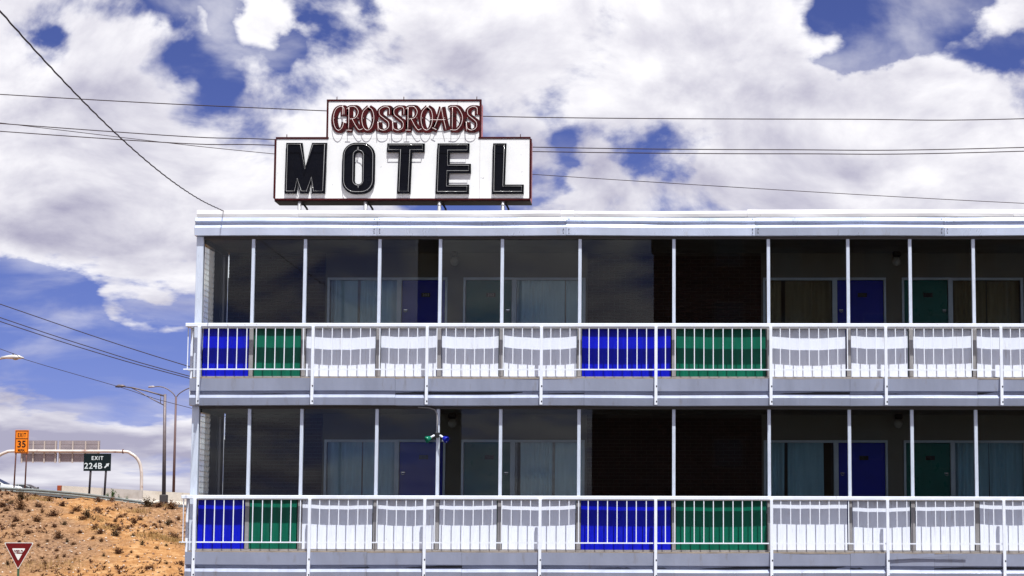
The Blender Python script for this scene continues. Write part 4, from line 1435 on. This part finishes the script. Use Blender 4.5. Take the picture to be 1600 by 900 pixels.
for i, (x, y, sz, lab) in enumerate(WEEDS):
    o = put('green_weed', WD[i % 2], None, (x, y, ground_z(x, y) - 0.03), (0, 0, i * 2.1), (sz, sz, sz))
    tag(o, lab, 'weed', 'green weeds by the guardrail')

# loose stones and dry grass: beyond counting
rnd = random.Random(11)
for nm, m, cnt, lo_, hi_ in (('gravel', mat('stone_pale', (0.50, 0.42, 0.34), 0.9, var=0.25, vscale=3), 1300, 0.03, 0.10), ('gravel', mat('stone_brown', (0.16, 0.09, 0.06), 0.9, var=0.3, vscale=3), 1500, 0.04, 0.12)):
    mb = MB()
    k = 0
    while k < cnt:
        x, y = rnd.uniform(-54, -26), rnd.uniform(124, 151)
        if mnoise.noise(Vector((x * 0.16 + 3.1, y * 0.1, 2.0))) < rnd.uniform(-0.35, 0.15):
            continue
        k += 1
        s_ = lo_ + (hi_ - lo_) * rnd.random() ** 3
        c = Vector((x, y, ground_z(x, y) + s_ * 0.25))
        j = lambda: rnd.uniform(0.6, 1.2) * s_
        mb.add([c + Vector((j(), 0, 0)), c + Vector((0, j(), 0)), c + Vector((-j(), 0, 0)), c + Vector((0, -j(), 0)), c + Vector((0, 0, j() * 0.8)), c - Vector((0, 0, s_))],
               [(0, 1, 4), (1, 2, 4), (2, 3, 4), (3, 0, 4), (1, 0, 5), (2, 1, 5), (3, 2, 5), (0, 3, 5)])
    tag(mb.build(nm, m), 'loose stones strewn over the sandy embankment', 'gravel', kind='stuff')
mb = MB()
for k in range(2600):
    c0 = rnd.choice(GRASS)
    x, y = rnd.gauss(c0[0], c0[2]), rnd.gauss(c0[1], c0[2] * 0.8)
    z = ground_z(x, y)
    h = rnd.uniform(0.07, 0.36)
    a = rnd.uniform(0, 6.28)
    dx, dy = math.cos(a) * 0.018, math.sin(a) * 0.018
    mb.add([(x - dx, y - dy, z - 0.02), (x + dx, y + dy, z - 0.02), (x + rnd.uniform(-.14, .14), y + rnd.uniform(-.14, .14), z + h)], [(0, 1, 2)])
tag(mb.build('dry_grass', STRAW), 'dry straw coloured grass tufts on the slope', 'grass', kind='stuff')
mb = MB()
k = 0
while k < 900:
    x, y = rnd.uniform(-54, -26), rnd.uniform(124, 150.5)
    if mnoise.noise(Vector((x * 0.22, y * 0.16, 7.0))) < rnd.uniform(-0.05, 0.35):
        continue
    k += 1
    z = ground_z(x, y)
    sz = rnd.uniform(0.06, 0.2)
    for q in range(7):
        a = rnd.uniform(0, 6.28)
        t_ = Vector((x + math.cos(a) * sz, y + math.sin(a) * sz * 0.7, z + rnd.uniform(0.3, 1.1) * sz))
        sd = Vector((math.sin(a), -math.cos(a), 0.3)) * sz * 0.28
        o_ = Vector((x, y, z - 0.01))
        mb.add([o_ - sd * 0.6, o_ + sd * 0.6, t_ + sd * 0.5, t_ - sd * 0.5], [(0, 1, 2, 3)])
tag(mb.build('dead_brush', DRY[0]), 'dead brown tufts littered over the slope', 'brush', kind='stuff')

# ------------------------------------------------------------------ across the road: seen mirrored in the walkway glass
ob = thing('brown_building', (12, -36, 0), 'dark brown building mirrored in the glass of the walkway', 'building')
BROWN = mat('brown_stucco', (0.075, 0.045, 0.03), 0.85, var=0.15, vscale=0.5)
MB().box(-0.9, 30, -45, -30, 0, 17.4).build('wall', BROWN, ob)
MB().box(-5.2, -0.95, -44, -30.4, 0, 9.4).build('wing_wall', BROWN, ob)
MB().box(-1.1, 30.2, -45.2, -29.8, 17.4, 17.9).build('parapet', mat('parapet_tan', (0.14, 0.10, 0.07), 0.85), ob)
for r_ in range(5):
    for c_ in range(8):
        x, z = 1.5 + c_ * 3.5, 1.6 + r_ * 3.2
        wn = MB().box(x, x + 1.5, -29.99, -29.93, z, z + 1.5).build('window', mat('window_surround', (0.20, 0.17, 0.14), 0.7), ob)
        MB().box(x + 0.08, x + 1.42, -29.925, -29.915, z + 0.08, z + 1.42).build('pane', CAR_GLASS, wn)
py_ = thing('sign_pylon', (-11.8, -30, 0), 'tall narrow brown pylon mirrored in the upper glass', 'pylon')
MB().box(-12.3, -11.3, -30.6, -30.0, 0, 19.0, 0.03).build('shaft', BROWN, py_)
MB().box(-12.4, -11.2, -30.7, -29.9, 19.0, 19.25, 0.03).build('cap', MATS['parapet_tan'], py_)
